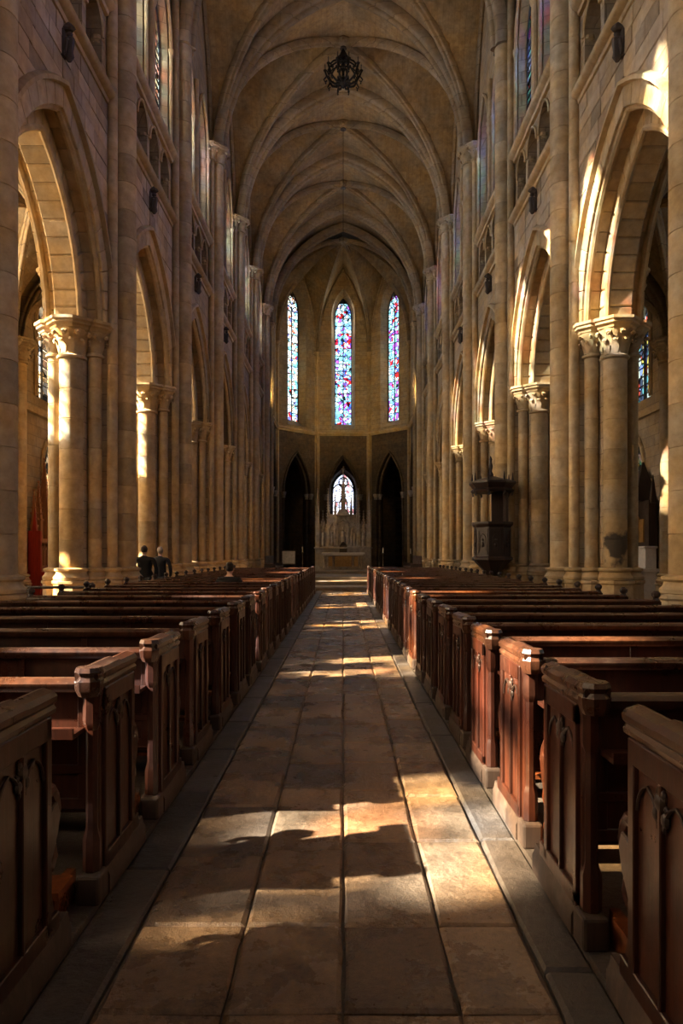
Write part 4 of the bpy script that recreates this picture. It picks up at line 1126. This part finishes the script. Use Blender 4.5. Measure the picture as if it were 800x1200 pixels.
for k in range(10):
    a = 2*PI*k/10; ca, sa = math.cos(a), math.sin(a)
    P = lambda r, z: (r*ca, r*sa, z)
    m = MB(); m.tube([P(.12, .16), P(.35, .10), P(.58, .22), P(.72, .45), P(.78, .62)], .045, 6)
    m.tube([P(.1, 1.1), P(.32, 1.02), P(.55, .86), P(.66, .70), P(.60, .58), P(.52, .64)], .036, 5)
    m.tube([P(.74, .4), P(.84, .28), P(.78, .18), P(.70, .24)], .03, 5); m.ball(P(.76, .12), .035, n=6)
    m.lathe([(.02, .60), (.07, .64), (.085, .68), (.03, .70)], 8, P(.78, 0)); ar = m.build('arm', M['iron'], ch)
    m = MB(); m.lathe([(.022, .70), (.022, .86), (.03, .9), (.005, .98)], 6, P(.78, 0)); m.build('candle_lamp', M['grey_iron'], ar)
m = MB(); m.tube([(0,0,ZV+RISE_V-.3), (0,0,17.6)], .015, 5); o = m.build('hanging_cord', M['rope'], None, loc=(0, BAY[7], 0)); tag(o, 'long thin dark cord hanging from the second vault boss', 'cord')

# ------------------------------------------------------------------ carved stone figures under the string course
m = MB()
m.prism([(-.13, 10.62), (.13, 10.62), (.14, 11.22), (.0, 11.32), (-.14, 11.22)], XW-.06, XW+.02, 'x')
m.lathe([(.03, 10.5), (.09, 10.6), (.07, 10.72), (.1, 10.95), (.09, 11.05), (.045, 11.08)], 8, (XW-.14, 0, 0)); m.ball((XW-.14, 0, 11.14), .065, n=8)
for s in (-1, 1): m.tube([(XW-.13, s*.07, 11.0), (XW-.12, s*.15, 10.95), (XW-.1, s*.14, 10.75), (XW-.09, s*.1, 10.66)], [.03, .04, .035, .015], 6)
m.lathe([(.1, 11.22), (.14, 11.26), (.1, 11.34), (.02, 11.42)], 6, (XW-.12, 0, 0))
m.v = [(x, y*.55, 11.4+(z-11.4)*.8) for x, y, z in m.v]
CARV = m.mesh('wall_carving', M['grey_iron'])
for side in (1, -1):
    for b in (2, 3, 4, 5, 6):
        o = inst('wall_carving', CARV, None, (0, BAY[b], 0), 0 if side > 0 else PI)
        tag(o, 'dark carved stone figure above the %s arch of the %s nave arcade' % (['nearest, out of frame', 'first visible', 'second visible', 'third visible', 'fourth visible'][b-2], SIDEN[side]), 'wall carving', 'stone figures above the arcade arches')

# ------------------------------------------------------------------ side altars in the aisles
ca_ = empty('side_altar', (-9.65, 22.52, 0), PI/2, 'red painted side altar with golden brown carved spires in the left aisle', 'altar')
m = MB(); m.box(-1.1, 1.1, -.35, .35, 0, .95); m.box(-1.2, 1.2, -.42, .4, .9, 1.0); m.build('base', M['wood_red'], ca_, bevel=.01)
m = MB()
for x in (-.8, -.27, .27, .8): m.box(x-.21, x+.21, -.37, -.34, .15, .8)
m.build('front_panel', M['wood_red'], ca_, bevel=.01)
m = MB(); m.box(-1.0, 1.0, .0, .35, 1.0, 1.15); m.box(-1.0, 1.0, .2, .35, 1.0, 2.0); m.box(-1.02, 1.02, -.05, .36, 1.95, 2.05)
for i in range(7): niche(m, -.84+.28*i, .1, 1.2, 1.75, .17)
m.build('gradine', M['wood_gold'], ca_)
for x, z1, sp, w_ in ((0, 3.0, 1.7, .16), (-.55, 2.7, 1.2, .11), (.55, 2.7, 1.2, .11), (-.95, 2.5, 1.1, .09), (.95, 2.5, 1.1, .09)):
    m = MB(); pinnacle(m, x, .2, 2.0, z1, w_, sp); m.build('spire', M['wood_gold'], ca_)
for s in (-1, 1):
    m = MB(); m.box(s*1.15-.06, s*1.15+.06, -.1, .3, 0, 2.3); m.taper((s*1.15, .1, 0), 2.3, 3.0, .1, .01); m.build('side_post', M['wood_red'], ca_)
ca_.scale = (.8, 1, 1)
cb_ = empty('side_altar', (9.65, 22.52, 0), -PI/2, 'white stone side altar with dark wooden retable in the right aisle', 'altar')
m = MB(); m.box(-1.0, 1.0, -.3, .35, 0, 1.0); m.box(-1.1, 1.1, -.38, .4, 1.0, 1.1); m.box(-.9, .9, .0, .35, 1.1, 1.75); m.box(-.95, .95, -.05, .38, 1.75, 1.82); m.build('altar_block', M['white'], cb_, bevel=.01)
m = MB()
for x in (-.6, 0, .6): m.box(x-.22, x+.22, -.33, -.29, .25, .85)
m.build('frontal', M['red_cloth'], cb_)
m = MB(); m.box(-.9, .9, .1, .38, 1.82, 3.3); m.taper((0, .24, 0), 3.3, 4.6, .55, .03)
for x in (-.9, .9): m.taper((x, .24, 0), 3.2, 4.1, .14, .01)
m.build('retable', M['wood_dark'], cb_)
m = MB(); m.box(-.5, .5, .06, .11, 1.95, 2.7); m.build('gilded_icon', M['gilt'], cb_)
m = MB(); m.lathe([(.12, 2.0), (.16, 2.2), (.1, 2.5), (.13, 2.75), (.05, 2.85)], 8, (0, -.0, 0)); m.ball((0, 0, 2.93), .08, n=8); m.build('statue', M['gilt'], cb_)
cb_.scale = (.8, 1, 1)
# barrier rail in the left aisle
ra = empty('barrier_rail', (-5.6, 12.9, 0), 0, 'short dark wooden barrier rail beside the left pews', 'rail')
m = MB(); m.tube([(-1.1, 0, .95), (.9, 0, .95)], .03, 6); m.build('rail_bar', M['wood_dark'], ra)
for x in (-1.05, .85):
    m = MB(); m.lathe([(.14, 0), (.14, .04), (.03, .08), (.03, .88), (.06, .92), (.07, 1.0), (.03, 1.04)], 10, (x, 0, 0)); m.build('post', M['wood_dark'], ra)

# ------------------------------------------------------------------ people
def skin(name, chains, mat, parent, sub=2):
    """chains: list of lists of (point, radius); the first chain starts at the root, others begin at an existing joint index"""
    me = bpy.data.meshes.new(name); vs = []; es = []; rad = []
    for start, pts in chains:
        prev = start
        for p, r in pts:
            vs.append(p); rad.append(r)
            if prev is not None: es.append((prev, len(vs)-1))
            prev = len(vs)-1
    me.from_pydata(vs, es, []); me.materials.append(mat)
    o = inst(name, me, parent)
    md = o.modifiers.new('skin', 'SKIN'); md.use_smooth_shade = True
    for i, r in enumerate(rad):
        d = me.skin_vertices[0].data[i]; d.radius = (r, r*.85) if not isinstance(r, tuple) else r; d.use_root = (i == 0)
    sd = o.modifiers.new('sub', 'SUBSURF'); sd.levels = sub; sd.render_levels = sub
    return o
def hand(chains, wrist_i, w_, dirv, side):
    d = Vector(dirv).normalized(); a = d.cross(Vector((0, 1, 0)))
    if a.length < .1: a = d.cross(Vector((1, 0, 0)))
    a.normalize(); w_ = Vector(w_)
    palm = w_+d*.08
    chains.append((wrist_i, [(tuple(palm), (.036, .018))])); n0 = sum(len(c[1]) for c in chains)-1
    for k, ln in enumerate((.070, .080, .075, .058)):
        o = (k-1.5)*.018
        chains.append((n0, [(tuple(palm+d*.03+a*o), .009), (tuple(palm+d*(.03+ln*.55)+a*o*1.2), .0085), (tuple(palm+d*(.03+ln*.9)+a*o*1.2+Vector((0, .012, 0))), .007)]))
    chains.append((n0, [(tuple(w_+d*.05-a*.035*side), .011), (tuple(w_+d*.09-a*.055*side), .009)]))
def person(name_label, loc, rz, hgt, coat, hair, seated=False, build=1.0, hood=False, group=None):
    s = hgt/1.75; e = empty('person', loc, rz, name_label, 'person', group); e.scale = (s, s, s)
    b = build
    if not seated:
        hip, kn_, an = .93, .5, .09
        legs = lambda sx: [((sx*.09, 0, .86), .085), ((sx*.10, .01, .5), .06), ((sx*.10, -.01, .28), .052), ((sx*.105, 0, .10), .036), ((sx*.11, .09, .04), .038), ((sx*.115, .17, .03), .028)]
        base_z = .93
        arms = lambda sx: [((sx*.18*b, 0, 1.42), .055), ((sx*.235*b, -.01, 1.28), .045), ((sx*.26*b, .0, 1.12), .038), ((sx*.23*b, .10, .98), .03), ((sx*.17*b, .16, .92), .025)]
        spine = [((0, 0, .93), .12), ((0, 0, 1.08), .115), ((0, 0, 1.25), .13), ((0, -.01, 1.40), .12), ((0, 0, 1.50), .055), ((0, .015, 1.56), .05), ((0, .02, 1.62), .078), ((0, .025, 1.70), .066)]
    else:
        base_z = .55
        legs = lambda sx: [((sx*.10, .08, .53), .085), ((sx*.11, .42, .55), .062), ((sx*.11, .44, .32), .052), ((sx*.11, .42, .10), .036), ((sx*.115, .52, .05), .035), ((sx*.115, .58, .04), .026)]
        arms = lambda sx: [((sx*.17*b, .06, 1.02), .055), ((sx*.25*b, .08, .88), .046), ((sx*.27*b, .14, .74), .038), ((sx*.2*b, .28, .70), .03), ((sx*.1*b, .36, .70), .025)]
        spine = [((0, 0, .55), .13), ((0, .02, .68), .125), ((0, .04, .86), .13), ((0, .07, 1.0), .12), ((0, .12, 1.10), .055), ((0, .15, 1.15), .05), ((0, .18, 1.21), .078), ((0, .20, 1.29), .066)]
    ch_ = [(None, spine)]
    n = len(spine)
    for sx in (-1, 1): ch_.append((3, arms(sx)))
    for sx in (-1, 1): ch_.append((0, legs(sx)))
    for q, sx in enumerate((-1, 1)):
        wi = n+5*q+4; wp = arms(sx)[-1][0]; pv = arms(sx)[-2][0]; hand(ch_, wi, wp, Vector(wp)-Vector(pv), sx)
    body = skin('body', ch_, M['skin'], e)
    hd = Vector(spine[-2][0]); 
    m = MB(); m.ball(hd+Vector((0, .0, .02)), .092, (.82, 1, 1.25), 14); hm = m.build('head', M['skin'], body, smooth=80)
    m = MB(); m.tube([hd+Vector((0, .088, .03)), hd+Vector((0, .112, -.005)), hd+Vector((0, .09, -.015))], [.009, .013, .009], 6)
    m.ball(hd+Vector((0, .084, -.045)), .02, (1.2, .5, .35), 8)
    for sx in (-1, 1): m.ball(hd+Vector((sx*.078, -.005, .01)), .026, (.35, .7, 1.2), 8); m.ball(hd+Vector((sx*.03, .082, .03)), .011, n=6)
    m.build('face', M['skin'], body)
    m = MB(); m.ball(hd+Vector((0, -.016, .045)), .098, (.86, 1.0, 1.12), 14); m.build('hair', hair, e, smooth=80)
    if hood:
        m = MB(); m.ball(hd+Vector((0, -.06, .10)), .055, (1, 1, .9), 10); m.build('hair_bun', hair, e, smooth=80)
    # coat
    cs = [(p, r*1.12+.012) for p, r in spine[:4]]+[((spine[4][0][0], spine[4][0][1]-.005, spine[4][0][2]-.02), .07)]
    if not seated: cs = [((0, 0, .78), (.175*b, .125)), ((0, 0, .95), (.165*b, .125)), ((0, 0, 1.12), (.165*b, .12)), ((0, -.005, 1.28), (.175*b, .125)), ((0, -.01, 1.39), (.135*b, .11)), ((0, -.005, 1.46), (.085, .075)), ((0, 0, 1.515), (.06, .055))]; at = 4
    else: cs = [((0, 0, .52), (.2*b, .17)), ((0, .01, .68), (.18*b, .14)), ((0, .03, .86), (.19*b, .14)), ((0, .06, .98), (.14*b, .115)), ((0, .09, 1.05), (.09, .08)), ((0, .11, 1.11), (.062, .058))]; at = 3
    cc = [(None, cs)]
    for sx in (-1, 1): cc.append((at, [(p, r+.022) for p, r in arms(sx)[:4]]+[(tuple(Vector(arms(sx)[4][0])*.6+Vector(arms(sx)[3][0])*.4), .04)]))
    skin('jacket', cc, coat, e)
    tr = [(None, [((0, legs(1)[0][0][1], legs(1)[0][0][2]+.03), (.15, .12))])]
    for sx in (-1, 1): tr.append((0, [(p, r+.018) for p, r in legs(sx)[:4]]))
    skin('trousers', tr, coat, e)
    m = MB()
    for sx in (-1, 1):
        f = Vector(legs(sx)[4][0]); m.ball(f+Vector((0, .0, .0)), .075, (.65, 1.9, .62), 10)
    m.build('shoes', M['iron'], e, smooth=80)
    return e
person('man in a black jacket with dark hair, standing beside the left pews, seen from behind', (-5.2, 17.85, 0), 0.05, 1.78, M['suit_black'], M['hair_dark'], build=1.2, group='two men standing by the left pillars')
person('grey-haired man in a dark blue jacket standing beside the left pews, seen from behind', (-5.08, 18.95, 0), -.1, 1.76, M['suit_blue'], M['hair_grey'], build=1.15, group='two men standing by the left pillars')
person('person in a dark coat with tied-up hair sitting bent forward in the left pews', (-2.24, 13.36, .04), .05, 1.78, M['coat_dark'], M['hair_dark'], seated=True, build=1.05, hood=True)
